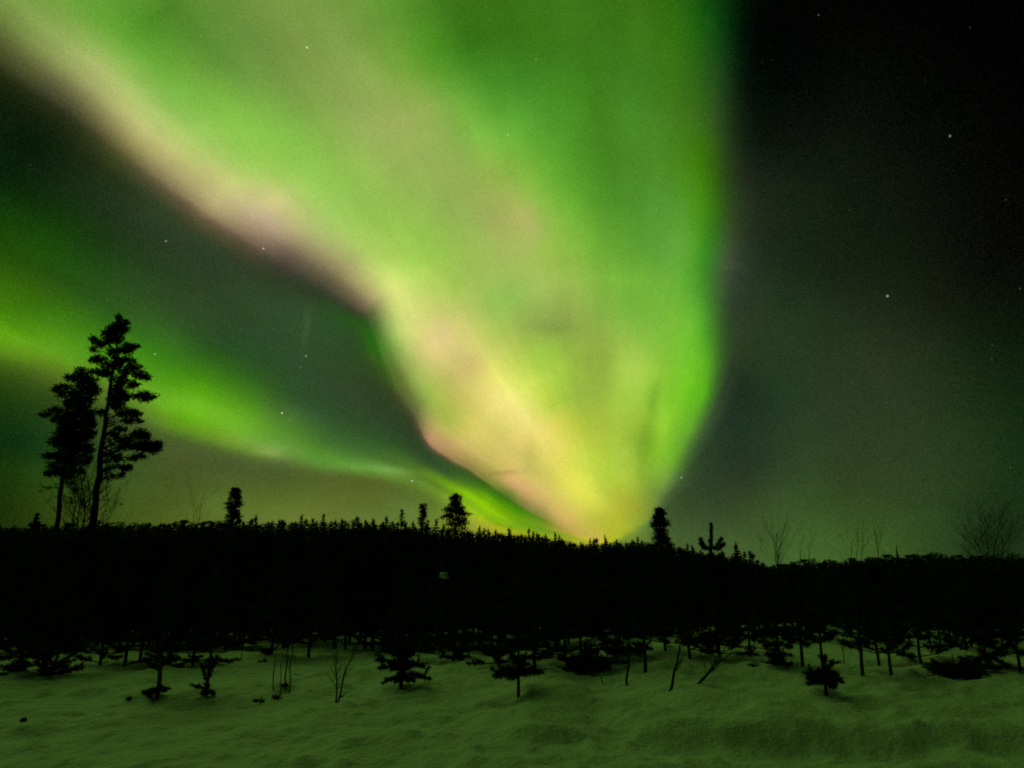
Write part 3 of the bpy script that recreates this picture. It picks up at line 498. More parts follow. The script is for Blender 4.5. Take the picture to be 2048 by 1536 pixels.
def axis(lo_far, lo, hi, hi_far, step):
    core = np.arange(lo, hi + step, step)
    g = np.geomspace(step * 2, hi_far - hi, 40)
    h = np.geomspace(step * 2, lo - lo_far, 40)
    return np.concatenate([lo - h[::-1], core, core[-1] + g])


snow = grid_mesh(axis(-6000, -13, 13, 6000, 0.06), axis(-3000, 5.5, 24, 9000, 0.06), ground, 'snow_field', MAT_SNOW)
tag(snow, 'wide field of green-lit snow in front of the trees', 'snow', kind='structure')

# skyline of the treetops, as measured (pixel x, pixel y)
SKYL = [(-400, 1058), (0, 1051), (60, 1046), (130, 1048), (200, 1046), (330, 1041), (480, 1038), (560, 1036), (640, 1034), (700, 1035), (760, 1039),
        (830, 1044), (900, 1049), (950, 1053), (1000, 1058), (1050, 1063), (1100, 1069), (1130, 1072), (1160, 1081), (1190, 1079),
        (1250, 1076), (1290, 1078), (1340, 1084), (1400, 1099), (1450, 1106), (1500, 1114), (1540, 1127), (1580, 1122),
        (1640, 1118), (1700, 1115), (1750, 1112), (1800, 1108), (1850, 1105), (1900, 1106), (1960, 1108), (2048, 1109), (2500, 1105)]
_su = np.array([uv(*p)[0] for p in SKYL]); _sv = np.array([uv(*p)[1] for p in SKYL])


def skyv(u):
    return np.interp(u, _su, _sv)


HILL_Y = 280.0
TREE_H = 9.5


def hill_z(x, y):
    x = np.asarray(x, float); y = np.asarray(y, float)
    crest = EYE + HILL_Y * skyv(x / HILL_Y) - TREE_H
    crest = crest * (1 - sstep(np.abs(x), 500, 1500))
    t = np.clip((y - 62) / (HILL_Y - 62), 0, 1)
    up = crest * t ** 1.35
    back = 1 - sstep(y, HILL_Y + 30, 1500) * 0.9
    edge = -0.6 * (1 - sstep(y, 62, 75))
    return up * back + edge + 0.5 * vnoise(x * 0.05, y * 0.05, 11) * sstep(y, 70, 110)


hill = grid_mesh(np.concatenate([np.geomspace(-1500, -310, 12), np.arange(-300, 301, 6.0), np.geomspace(310, 1500, 12)]),
                 np.concatenate([np.arange(60, 320, 5.0), np.geomspace(325, 1500, 14)]), hill_z, 'hill', MAT_FLOOR)
tag(hill, 'low black forested hill behind the snow field', 'hill', kind='structure')


# ------------------------------------------------------------------ trees: builders
def spruce_crown(mb, base, h, r, n=170, low=0.08, narrow=1.0):
    t = low + (1 - low) * rng.random(n) ** 1.15
    tier = np.floor(t * h / (h / 13.0)) * (h / 13.0) + rng.normal(0, h * 0.012, n)
    t = np.clip(0.65 * tier / h + 0.35 * t, low, 1.0)
    an = rng.random(n) * 2 * np.pi
    ln = r * (1 - t) ** 0.75 * (0.65 + 0.55 * rng.random(n)) + 0.05 * r
    p = np.stack([np.zeros(n), np.zeros(n), t * h], 1) + np.asarray(base)
    d = np.stack([np.cos(an), np.sin(an), -0.35 + 0.5 * t + rng.normal(0, .12, n)], 1)
    mb.needles(p, d, ln, 0.16 * h * (0.35 + 0.65 * (1 - t)) * 0.55)
    mb.tube([np.asarray(base), np.asarray(base) + (0, 0, 0.5 * h), np.asarray(base) + (0, 0, h * 1.0)], [h * 0.018, h * 0.010, h * 0.003], 4)
    mb.needles(np.tile(np.asarray(base, float) + (0, 0, h * .86), (14, 1)) + rng.normal(size=(14, 3)) * (.05, .05, .5), rng.normal(size=(14, 3)) * (.5, .5, .3) + (0, 0, .55), .11 * h, .05 * h)


def pine_crown(mb, base, h, r, n=44, low=0.35):
    """rounded Scots pine crown of separate dark clumps"""
    base = np.asarray(base, float)
    mb.tube([base, base + (0, 0, h * 0.6), base + (0, 0, h)], [h * 0.018, h * 0.012, h * 0.004], 5)
    for _ in range(n):
        t = low + (1 - low) * random.random() ** 0.9
        rr = r * min(1.0, (1.04 - t) / (1 - low) * 1.5 + .12) ** .7 * (0.35 + 0.75 * random.random()) * (0.75 + 0.25 * math.sin(t * 17 + h))
        a = random.random() * 6.283
        c = base + np.array([rr * math.cos(a), rr * math.sin(a), t * h])
        k = 34
        off = rng.normal(size=(k, 3)) * np.array([0.17, 0.17, 0.09]) * r
        mb.needles(c + off, rng.normal(size=(k, 3)) + (0, 0, 0.4), 0.25 * r, 0.11 * r)
        mb.tube([base + (0, 0, max(0.2, t - 0.06) * h), c], [h * 0.006, h * 0.002], 3)


def young_pine(h, seed, first=0.12, spread=0.34, rise=0.55, dens=1.0, gap=0.2, droop=0.0, tier_step=0.36, tip=0.35, thick=0.014):
    """trunk and crown meshes of a young Scots pine: whorls of upturned bottlebrush branches"""
    rs = random.Random(seed)
    tr, cr = MB(), MB()
    lean = (rs.uniform(-.03, .03) * h, rs.uniform(-.03, .03) * h)
    N = 8
    pts = [(lean[0] * (i / N) ** 2 + rs.uniform(-.008, .008) * h, lean[1] * (i / N) ** 2, h * i / N - 0.12 * (i == 0)) for i in range(N + 1)]
    tr.tube(pts, [thick * h * (1 - 0.86 * i / N) + 0.004 for i in range(N + 1)], 7)

    def axis_at(z):
        t = max(0, min(1, z / h)); return np.array([lean[0] * t * t, lean[1] * t * t, z])
    z = first * h
    while z < h * 0.96:
        t = z / h
        k = rs.choice((4, 5, 5, 6)) if t > 0.15 else rs.choice((3, 4, 5))
        a0 = rs.random() * 6.28
        for j in range(k):
            if rs.random() < gap:
                continue
            a = a0 + j * 6.283 / k + rs.uniform(-.3, .3)
            L = h * spread * (1.05 - t) ** 0.75 * rs.uniform(0.6, 1.15)
            up = rise * (0.35 + 0.9 * t) - droop * (1 - t) + rs.uniform(-.25, .3)
            b = axis_at(z)
            mid = b + np.array([math.cos(a) * L * .55, math.sin(a) * L * .55, up * L * .35])
            end = b + np.array([math.cos(a) * L, math.sin(a) * L, up * L])
            cr.tube([b, mid, end], [0.006 * h, 0.0045 * h, 0.002 * h], 4)
            n = int(100 * dens * (0.5 + L))
            nl = 0.085
            cr.brush(mid * 0.8 + b * 0.2, end, n, nl, 0.017)
            cr.brush(mid, end + (end - mid) * 0.12, n // 2, nl, 0.017)
            for s in range(rs.choice((2, 3, 3, 4))):
                q = rs.uniform(.3, .95)
                o = b + (end - b) * q
                aa = a + rs.choice((-1, 1)) * rs.uniform(.5, 1.0)
                l2 = L * rs.uniform(.22, .42)
                e2 = o + np.array([math.cos(aa) * l2, math.sin(aa) * l2, (up + .25) * l2])
                cr.tube([o, e2], [0.003 * h, 0.0015 * h], 3)
                cr.brush(o, e2, int(70 * dens * (0.45 + l2)), nl, 0.017, 0.1)
        z += tier_step * rs.uniform(.75, 1.25) * (1 - 0.35 * t)
    top = axis_at(h); low_ = axis_at(h * (1 - tip * 0.5))
    cr.brush(low_, top + (0, 0, 0.03 * h), int(150 * dens), 0.085, 0.017)
    return tr, cr


def bare_tree(stems, rad, branches, blen, seed, depth=2, spread=0.5):
    """leafless birch: list of stem polylines (relative points), twigs that fork off them"""
    rs = random.Random(seed)
    tr, tw = MB(), MB()

    def twig(o, d, L, r, dep):
        d = d / np.linalg.norm(d)
        m = o + d * L * .5 + np.array([rs.uniform(-1, 1), rs.uniform(-1, 1), rs.uniform(-.2, .6)]) * L * .07
        e = m + (d + np.array([rs.uniform(-.25, .25), rs.uniform(-.25, .25), .22])) * L * .5
        tw.tube([o, m, e], [r, r * .7, r * .35], 3)
        if dep > 0:
            for _ in range(rs.choice((2, 3, 4))):
                q = rs.uniform(.25, .95)
                p = o + (e - o) * q
                dd = d + np.array([rs.uniform(-1, 1), rs.uniform(-1, 1), rs.uniform(-.1, .8)]) * spread
                twig(p, dd, L * rs.uniform(.35, .6), r * .55, dep - 1)
    for st in stems:
        st = np.array(st, float)
        n = 8
        tt = np.linspace(0, len(st) - 1, n)
        pts = np.stack([np.interp(tt, np.arange(len(st)), st[:, k]) for k in range(3)], 1)
        H = np.linalg.norm(pts[-1] - pts[0])
        pts[1:-1, :2] += rng.normal(0, 0.008 * H, (n - 2, 2))
        tr.tube(pts, rad * (1 - 0.85 * np.linspace(0, 1, n)), 6)
        for _ in range(branches):
            q = rs.uniform(.18, .98) * (n - 1)
            i = min(n - 2, int(q)); p = pts[i] + (pts[i + 1] - pts[i]) * (q - i)
            ax = pts[i + 1] - pts[i]; ax /= np.linalg.norm(ax)
            a = rs.random() * 6.283
            d = ax * 0.9 + np.array([math.cos(a), math.sin(a), .25]) * spread * 1.5
            twig(p, d, blen * H * rs.uniform(.5, 1.2) * (1.1 - 0.6 * q / n), rad * .38 * (1.05 - q / n), depth)
    return tr, tw


# ------------------------------------------------------------------ far forest on the hill
def mass():
    mb = MB()
    pts = []
    y = 40.0
    while y < 292:
        halfw = 0.82 * y + 30
        step = 1.4 + (y - 40) * 0.008
        for x in np.arange(-halfw, halfw, step):
            pts.append((x + rng.normal(0, step * .3), y + rng.normal(0, 1.2)))
        y += 2.6 + (y - 40) * 0.022
    for x, y in pts:
        z = max(float(hill_z(np.array([x]), np.array([y]))[0]), gz(x, y) - .1) if y < 80 else float(hill_z(np.array([x]), np.array([y]))[0])
        if y < 61:
            z = gz(x, y) - .1
        u = x / y
        lim = (float(skyv(u)) - 0.0022 - 0.004 * random.random()) * y + EYE - z
        h = min(random.uniform(6.5, 11.0), lim)
        if h < 1.2:
            continue
        n = 30 if y > 130 else 46
        t = rng.random(n) ** 1.2; an = rng.random(n) * 6.283
        r = min(2.0, 0.24 * h + 0.5)
        p = np.stack([np.full(n, x), np.full(n, y), z + t * h * .96], 1)
        mb.needles(p, np.stack([np.cos(an), np.sin(an), -.3 + .6 * t], 1), r * (1.1 - t) ** .8 + .15, 0.55 * (1.2 - t) * min(1.4, h / 7))
        mb.add([(x - .18, y, z - .3), (x + .18, y, z - .3), (x, y, z + h), (x, y - .18, z - .3), (x, y + .18, z - .3)], [(0, 1, 2), (3, 4, 2)])
    o = mb.build('forest', MAT_NEEDLE)
    tag(o, 'black mass of conifers covering the hill below its crest', 'forest', kind='stuff')


mass()

# individual treetops of the crest
spr_src = []
for i in range(7):
    mb = MB(); spruce_crown(mb, (0, 0, -.4), 10.0 + (i % 3) * 0.6, (2.4, 2.1, 2.8, 2.2, 2.6, 2.0, 3.0)[i], 230)
    o = mb.build('spruce_tree', MAT_NEEDLE)
    tag(o, 'small black spruce in the jagged treeline along the hill crest', 'spruce', 'spruces in the treeline of the hill crest')
    spr_src.append(o)
rnd_src = []
for i in range(4):
    mb = MB(); pine_crown(mb, (0, 0, -.4), 10.0, (1.9, 1.6, 2.2, 1.7)[i], 30, 0.3)
    o = mb.build('pine_tree', MAT_NEEDLE)
    tag(o, 'small black round-topped pine in the even treeline of the crest', 'pine', 'round-topped pines in the treeline of the hill crest')
    rnd_src.append(o)
px = -30.0
used_s = used_r = 0
while px < 2080:
    Y = HILL_Y + random.uniform(-14, 6)
    py = np.interp(px, [p[0] for p in SKYL], [p[1] for p in SKYL])
    spiky = 480 < px < 1540
    jag = random.choice((1, 4, 5, 3, -2, -7)) + random.uniform(-3, 4) if spiky else random.uniform(-3, 6)
    jag += 9 * float(vnoise(np.array([px * .035]), np.array([1.5]), 31)) + 7 * float(vnoise(np.array([px * .11]), np.array([2.5]), 32))
    if spiky and random.random() < (0.35 if px > 1340 else 0.1):
        jag -= random.uniform(4, 11)
    top = at(px, py + jag, Y)
    z = float(hill_z(np.array([top.x]), np.array([Y]))[0]) - 0.3
    h = top.z - z
    if spiky or random.random() < 0.35:
        src = spr_src[random.randrange(7)]; used_s += 1
        hh = 10.4
    else:
        src = rnd_src[random.randrange(4)]; used_r += 1
        hh = 10.0
    c = src.copy(); COL.objects.link(c)
    c.location = (top.x, Y, z); c.rotation_euler = (0, 0, random.random() * 6.28)
    wsc = random.uniform(.7, 1.5) * (1.0 if spiky else 1.2)
    c.scale = (wsc, wsc, h / hh)
    px += random.choice((random.uniform(3, 7), random.uniform(5, 10), random.uniform(8, 17))) if spiky else random.uniform(5, 13)
for o in spr_src + rnd_src:
    bpy.data.objects.remove(o)


# taller trees that stand out of the skyline
def crest_tree(px, top, base, halfw, label, kind, Y=255.0, n=46, low=0.3, name='pine_tree', cat='pine'):
    t = at(px, top, Y)
    z = min(float(hill_z(np.array([t.x]), np.array([Y]))[0]) - .3, at(px, base, Y).z - 1.0)
    h = t.z - z; r = halfw / 1538 * Y
    e = empty(name, (t.x, Y, z))
    tag(e, label, cat, 'single trees standing out of the hill skyline')
    tr = MB(); tr.tube([(0, 0, -.5), (0.05, 0, h * .5), (0, 0, h * .97)], [.012 * h + .08, .01 * h + .05, .03], 7)
    tr.build('trunk', MAT_BARK, e)
    cr = MB()
    vis = (base - top) / 1538 * Y / h
    if kind == 'pine':
        pine_crown(cr, (0, 0, 0), h, r, n * 2, 1 - vis * 1.3)
    elif kind == 'cone':
        for k in range(n):
            tt = 1 - vis * 1.15 + vis * 1.15 * random.random() ** .85
            rr = r * min(1, (1.02 - tt) / vis * 1.25) * random.uniform(.3, 1.1)
            a = random.random() * 6.283
            c = np.array([rr * math.cos(a), rr * math.sin(a), tt * h])
            off = rng.normal(size=(30, 3)) * np.array([.16, .16, .07]) * r
            cr.needles(c + off, rng.normal(size=(30, 3)) + (0, 0, .4), .2 * r, .09 * r)
            cr.tube([(0, 0, (tt - .03) * h), c], [.07, .03], 3)
    else:
        spruce_crown(cr, (0, 0, 0), h, r / vis ** .7, 700)
    cr.build('crown', MAT_NEEDLE, e)
    return e


crest_tree(472, 978, 1044, 19, 'narrow lone pine on the skyline right of the two tall pines', 'pine', n=60, low=.42)
crest_tree(804, 1020, 1045, 7, 'short dark stub of a tree on the skyline, left of two bigger pines', 'pine', n=26, low=.5)
crest_tree(847, 1008, 1048, 11, 'slim pine on the skyline beside a broader conical pine', 'pine', n=42, low=.4)
crest_tree(911, 992, 1056, 30, 'broad conical pine on the skyline with separate branch tiers', 'cone', n=70)
crest_tree(1320, 1019, 1090, 21, 'lone pine on the skyline at the right edge of the bright aurora', 'pine', n=72, low=.35)
crest_tree(76, 1023, 1050, 11, 'pointed little spruce on the skyline left of the two tall pines', 'spruce', name='spruce_tree', cat='spruce', Y=200)
crest_tree(1472, 1087, 1112, 11, 'pointed spruce on the skyline right of the bare-shooted young pine', 'spruce', name='spruce_tree', cat='spruce', Y=200)


# ------------------------------------------------------------------ the two tall pines on the left
def tall_pine(label, trunk_px, wid_px, pads, Y, zoom, seed, sparse=()):
    rs = random.Random(seed)
    k = 280 / 977.0

    def zp(zx, zy, dy=0.0):
        p = at(60 + zx * k, 620 + zy * k, Y + dy); return np.array([p.x, p.y, p.z])
    tp = [zp(*p) for p in trunk_px]
    g = tp[0].copy()
    d = (tp[0] - tp[1]); d /= abs(d[2])
    base = tp[0] + d * (tp[0][2] - (gz(tp[0][0], Y) - 0.3))
    pts = [base] + tp
    m = Y / 1538.0
    root = empty('tall_pine', tuple(base))
    tag(root, label, 'pine', 'two tall pines on the left')
    rel = [p - base for p in pts]
    tr = MB()
    w = [wid_px[0] * 1.08] + list(wid_px)
    fine = np.linspace(0, len(rel) - 1, 22)
    ra = np.array(rel)
    P = np.stack([np.interp(fine, np.arange(len(rel)), ra[:, q]) for q in range(3)], 1)
    P[2:-1, :2] += rng.normal(0, .035, (len(P) - 3, 2))
    tr.tube(P, np.interp(fine, np.arange(len(rel)), np.array(w) * k * m * .5), 10)
    tr.build('trunk', MAT_BARK, root)
    cr = MB()
    zs = P[:, 2]
    LB, PB = [], []

    def axis_at(z):
        return np.array([np.interp(z, zs, P[:, 0]), np.interp(z, zs, P[:, 1]), z])
    pads = list(pads) + [(zx + rs.uniform(-35, 35), zy + rs.uniform(-28, 28), rx * .5, ry * .5) for (zx, zy, rx, ry) in pads if rs.random() < .45 and rx > 24]
    for (zx, zy, rx, ry) in pads:
        c0 = zp(zx, zy) - base
        ax = axis_at(c0[2])
        hw = abs(c0[0] - ax[0])
        # a limb keeps about its seen length but points a little to the front or the back
        dep = rs.uniform(-1, 1) * (0.9 + 0.55 * hw)
        c0 = zp(zx, zy, dep) - base
        RX, RY = rx * k * m, ry * k * m
        c = c0 + np.array([-np.sign(c0[0] - ax[0]) * min(.20, hw), 0, -.05])
        st = axis_at(c[2] - 0.22 * hw - 0.15)
        mid = st * .45 + c * .55 + np.array([0, 0, .12 * hw])
        cr.tube([st, mid, c], [.035 + .012 * hw, .03, .012], 4)
        limb = np.linalg.norm(c - st)
        for _ in range(int(limb * 12)):
            q = rs.uniform(.35, 1.0)
            o = (st * (1 - q) + mid * q if q < .5 else mid * (1 - q) + c * q) + rng.normal(size=3) * np.array([.2, .25, .14])
            outw = (c - st) / (limb + 1e-6) * .7 + rng.normal(size=3) * .6 + np.array([0, 0, .3])
            outw /= np.linalg.norm(outw)
            L = rs.uniform(.2, .4)
            LB.append((o - outw * L * .5, o + outw * L * .5))
        n = max(8, int(rx * ry / 15))
        for _ in range(n):
            q = rng.normal(size=3); q /= np.linalg.norm(q); q *= rs.random() ** .5 * 1.18
            o = c + q * np.array([RX * 1.08, max(RX, .3), RY * 1.08])
            outw = np.array([np.sign(c0[0] - ax[0]) * .7, 0, .3]) + rng.normal(size=3) * .5
            outw /= np.linalg.norm(outw)
            L = rs.choice((.22, .26, .3, .36, .42, .6))
            PB.append((o - outw * L * .5, o + outw * L * .5))
            if rs.random() < .25:
                cr.tube([c + (o - c) * .1, o], [.014, .007], 3)
    cr.brushes(LB, 16, .14, .045); cr.brushes(PB, 18, .15, .05)
    for (zx, zy, rx, ry) in sparse:
        c = zp(zx, zy, rs.uniform(-.8, .8)) - base
        RX, RY = rx * k * m, ry * k * m
        st = axis_at(c[2] + .3)
        cr.tube([st, (st + c) / 2 + np.array([0, 0, .15]), c], [.03, .02, .01], 4)
        for _ in range(max(3, int(rx * ry / 60))):
            o = c + rng.normal(size=3) * np.array([RX, RX, RY]) * .5
            e = o + rng.normal(size=3) * .14
            cr.brush(o, e, 9, .12, .04)
            cr.tube([c, o], [.01, .006], 3)
    cr.build('crown', MAT_NEEDLE, root)
    return root


PADS_A = [(620, 60, 20, 35), (685, 85, 22, 22), (640, 120, 55, 42), (540, 150, 34, 28), (430, 200, 24, 20), (465, 235, 36, 22), (530, 205, 32, 26), (620, 190, 50, 45),
          (425, 272, 18, 18), (700, 255, 48, 22), (750, 248, 32, 13), (650, 285, 46, 26), (470, 340, 55, 24), (410, 350, 18, 12), (550, 290, 26, 20), (535, 390, 52, 24),
          (640, 360, 36, 26), (700, 345, 42, 24), (740, 400, 52, 30), (680, 425, 46, 34), (790, 450, 52, 26), (830, 465, 18, 18), (740, 520, 32, 22), (655, 485, 46, 30),
          (640, 560, 52, 38), (685, 605, 34, 30), (815, 600, 52, 34), (868, 608, 25, 8), (760, 602, 22, 10), (625, 660, 46, 32), (690, 712, 66, 28), (760, 722, 36, 20), (780, 770, 20, 16),
          (700, 770, 36, 18), (650, 825, 40, 14), (600, 865, 46, 20), (680, 902, 66, 26), (790, 860, 50, 28), (840, 872, 20, 16), (700, 950, 66, 22), (800, 945, 56, 32),
          (870, 962, 56, 36), (912, 930, 28, 22), (800, 1012, 22, 12), (750, 1032, 15, 24), (635, 1030, 22, 34), (690, 1100, 34, 18), (652, 1146, 20, 20), (720, 1090, 14, 10),
          (575, 1100, 16, 9), (598, 1158, 14, 14), (500, 440, 42, 24), (450, 430, 34, 24), (500, 705, 26, 14), (470, 722, 26, 12), (590, 130, 26, 30), (600, 330, 22, 20), (600, 610, 24, 30)]
SP_A = [(560, 1065, 16, 10), (540, 1180, 24, 30), (530, 1240, 20, 30), (500, 1285, 24, 16), (640, 1355, 14, 18)]
tall_pine('tall dark pine with a bare lower trunk, the taller right one of the pair', [(440, 1490), (480, 1150), (510, 900), (545, 650), (582, 400), (617, 90)],
          [46, 40, 33, 27, 19, 5], PADS_A, 58.0, 0, 3, SP_A)
PADS_B = [(360, 420, 34, 26), (385, 462, 64, 36), (258, 468, 30, 22), (300, 482, 36, 18), (220, 532, 38, 20), (158, 548, 28, 17), (200, 572, 38, 15), (290, 572, 46, 24),
          (440, 500, 54, 34), (460, 560, 46, 32), (385, 545, 66, 46), (400, 622, 58, 46), (250, 652, 32, 20), (315, 662, 66, 36), (380, 702, 76, 46), (150, 703, 46, 18),
          (85, 726, 27, 16), (185, 748, 40, 15), (250, 722, 56, 30), (300, 782, 86, 46), (410, 792, 54, 46), (240, 822, 46, 46), (335, 872, 86, 46), (430, 862, 46, 36),
          (160, 912, 42, 30), (235, 932, 66, 46), (340, 962, 86, 56), (430, 962, 36, 36), (122, 1017, 46, 19), (205, 1022, 56, 36), (300, 1052, 76, 46), (400, 1052, 36, 36),
          (150, 1082, 36, 22), (112, 1136, 27, 15), (200, 1122, 56, 26), (285, 1132, 60, 30), (380, 1122, 24, 22), (440, 740, 26, 40), (330, 620, 50, 40), (300, 900, 60, 60), (270, 860, 70, 50)]
SP_B = [(120, 1240, 40, 24), (60, 1270, 15, 6), (165, 1238, 30, 10), (130, 1332, 24, 10), (300, 1200, 60, 40), (365, 1180, 44, 40), (250, 1195, 50, 34), (330, 1260, 60, 40), (405, 1230, 26, 50), (290, 1330, 50, 40), (370, 1340, 40, 40), (150, 1160, 40, 24)]
tall_pine('dense dark pine with a shaggy crown, the lower left one of the pair', [(188, 1490), (222, 1200), (262, 1000), (330, 700), (365, 400)],
          [32, 28, 25, 18, 5], PADS_B, 62.0, 0, 5, SP_B)


# ------------------------------------------------------------------ leafless birches
def birch(label, base, stems, rad, branches, blen, seed, depth=2, spread=.5, group='leafless birches', name='bare_birch', cat='birch'):
    """base: world point, stems: world polylines"""
    e = empty(name, tuple(base)); tag(e, label, cat, group)
    b = np.array(base)
    tr, tw = bare_tree([[np.array(p) - b for p in s] for s in stems], rad, branches, blen, seed, depth, spread)
    tr.build('trunk', MAT_TWIG, e)
    if tw.n:
        tw.build('crown', MAT_TWIG, e)
    return e


def far_birch(label, pts_px, Y, rad, branches, blen, seed, depth=2, spread=.5, name='bare_birch', cat='birch'):
    stems = []
    for s in pts_px:
        w = [at(x, y, Y) for x, y in s]
        stems.append(w)
    b0 = stems[0][0]
    zg = gz(b0.x, Y) - .1
    base = Vector((b0.x, Y, zg))
    stems = [[Vector((s[0].x * .5 + b0.x * .5, Y, zg))] + s for s in stems]
    return birch(label, base, stems, rad, branches, blen, seed, depth, spread, name=name, cat=cat)


far_birch('twiggy leafless birch between the trunks of the two tall pines', [[(166, 1048), (164, 985), (160, 930)], [(150, 1050), (146, 990), (150, 950)], [(178, 1048), (180, 1000), (176, 950)], [(158, 1050), (156, 1000), (166, 955)]], 57, .06, 46, .28, 11, 2, .8)
far_birch('thin leafless birch just right of the tallest pine trunk', [[(205, 1050), (214, 985), (222, 915)], [(212, 1050), (232, 1000), (245, 950)]], 56, .035, 16, .26, 12, 2, .6)
far_birch('faint leafless birch on the skyline between the tall pines and the narrow pine', [[(396, 1045), (402, 1020), (409, 985)], [(392, 1045), (390, 1022), (384, 1002)]], 75, .035, 12, .3, 13, 2, .5)
far_birch('bushy leafless birch fanning out above the skyline right of the pines', [[(1553, 1125), (1550, 1090), (1543, 1050)], [(1556, 1125), (1562, 1080), (1572, 1042)], [(1553, 1120), (1556, 1080), (1556, 1035)]], 52, .035, 12, .3, 14, 2, .55)
far_birch('slim leafless birch pair low on the skyline, right of the bushy birch', [[(1602, 1120), (1601, 1095), (1600, 1068)], [(1618, 1122), (1620, 1098), (1626, 1070)]], 60, .024, 9, .25, 15, 2, .4)
far_birch('spreading leafless birch of several pale stems on the right skyline', [[(1700, 1118), (1705, 1085), (1690, 1040)], [(1712, 1118), (1714, 1070), (1716, 1030)], [(1722, 1118), (1728, 1080), (1724, 1030)]], 55, .026, 9, .28, 16, 2, .5)
far_birch('single straight leafless birch stem leaning left on the right skyline', [[(1757, 1112), (1753, 1075), (1745, 1032)]], 50, .035, 9, .2, 17, 2, .5)
far_birch('short dead snag sticking up from the right skyline', [[(1795, 1110), (1794, 1100), (1793, 1090)]], 48, .085, 2, .05, 18, 0, .3, name='dead_snag', cat='snag')
far_birch('big round-crowned leafless birch at the right edge of the picture', [[(1975, 1110), (1970, 1060), (1955, 1000)], [(1985, 1110), (1995, 1060), (2010, 1010)], [(1965, 1110), (1945, 1070), (1935, 1025)], [(2000, 1110), (2020, 1070), (2040, 1030)]], 38, .024, 58, .26, 19, 3, .95)


# ------------------------------------------------------------------ young pines
SRC = []
for i, kw in enumerate([dict(h=2.6, spread=.33, rise=.45, first=.06), dict(h=3.0, spread=.32, rise=.5, first=.11), dict(h=2.3, spread=.42, rise=.3, droop=.15, first=.05),
                        dict(h=3.3, spread=.30, rise=.5, first=.12), dict(h=2.0, spread=.46, rise=.2, dens=1.3, first=.04), dict(h=2.8, spread=.36, rise=.4, gap=.25, first=.06),
                        dict(h=3.1, spread=.34, rise=.3, first=.09, droop=.15), dict(h=2.5, spread=.36, rise=.5, first=.05)]):
    tr, cr = young_pine(seed=100 + i, **kw)
    e = empty('young_pine', (0, 0, -500))
    tag(e, 'young pine lost in the black thicket behind the front row', 'pine', 'young pines of the dark thicket')
    tr.build('trunk', MAT_BARK, e); cr.build('crown', MAT_NEEDLE, e)
    SRC.append((e, kw['h']))

rows = [22.6, 23.8, 25, 26.4, 28, 30, 32.5, 35.5, 38.5]
n_th = 0
for ri, Y in enumerate(rows):
    halfw = 0.70 * Y + 1.5
    step = 1.12 + ri * 0.10
    for x in np.arange(-halfw, halfw, step):
        x = x + random.uniform(-.45, .45) * step; y = Y + random.uniform(-1.1, 1.1)
        if ri < 1 and random.random() < .3:
            continue
        z = gz(x, y)
        lim = (float(skyv(x / y)) - 0.006 - 0.02 * random.random()) * y + EYE - z
        src, hs = SRC[random.randrange(len(SRC))]
        h = min(random.uniform(2.3, 3.6) + 0.02 * Y, lim)
        s = h / hs
        copy_tree(src, (x, y, z), random.random() * 6.28, (s * 1.12, s * 1.12, s))
        n_th += 1


def front_pine(px, py, label, **kw):
    p = foot(px, py)
    kw = dict(kw); kx = kw.pop('dx', 0); limbs = kw.pop('limbs', None)
    if limbs:
        kx = 0
    kw['h'] = min(kw['h'], (float(skyv(p.x / p.y)) - 0.012) * p.y + EYE - p.z)
    tr, cr = young_pine(**kw)
    for li in limbs or ():
        x0, y0, x1, y1, wdt = li
        a = np.array(at(x0, y0, p.y) - p); b = np.array(at(x1, y1, p.y) - p)
        b[2] = max(b[2], .03)
        L = np.linalg.norm(b - a)
        for dep in (random.uniform(-.4, .4), random.choice((-1, 1)) * random.uniform(.8, 1.2)):
            bb = b + np.array([0, dep * L, 0]) if abs(dep) < .5 else a + np.array([(b - a)[0] * .35, dep * L, (b - a)[2] * .8])
            bb[2] = max(bb[2], .03)
            mid = a * .5 + bb * .5 + np.array([0, 0, .05 * L])
            cr.tube([a, mid, bb], [.014, .011, .006], 4)
            n = int((90 + 300 * L) * wdt)
            cr.brush(a * .65 + mid * .35, mid, n // 2, .075 * wdt, .017); cr.brush(mid, bb, n, .07 * wdt, .016)
            for _ in range(3):
                o = mid * .5 + bb * .5; d = rng.normal(size=3) * .35 * L; d[2] = abs(d[2]) * .5
                cr.brush(o, o + d, int(n * .3), .07 * wdt, .017)
    e = empty('young_pine', p, kx)
    tag(e, label, 'pine', 'young pines along the edge of the snow')
    tr.build('trunk', MAT_BARK, e); cr.build('crown', MAT_NEEDLE, e)
    return e


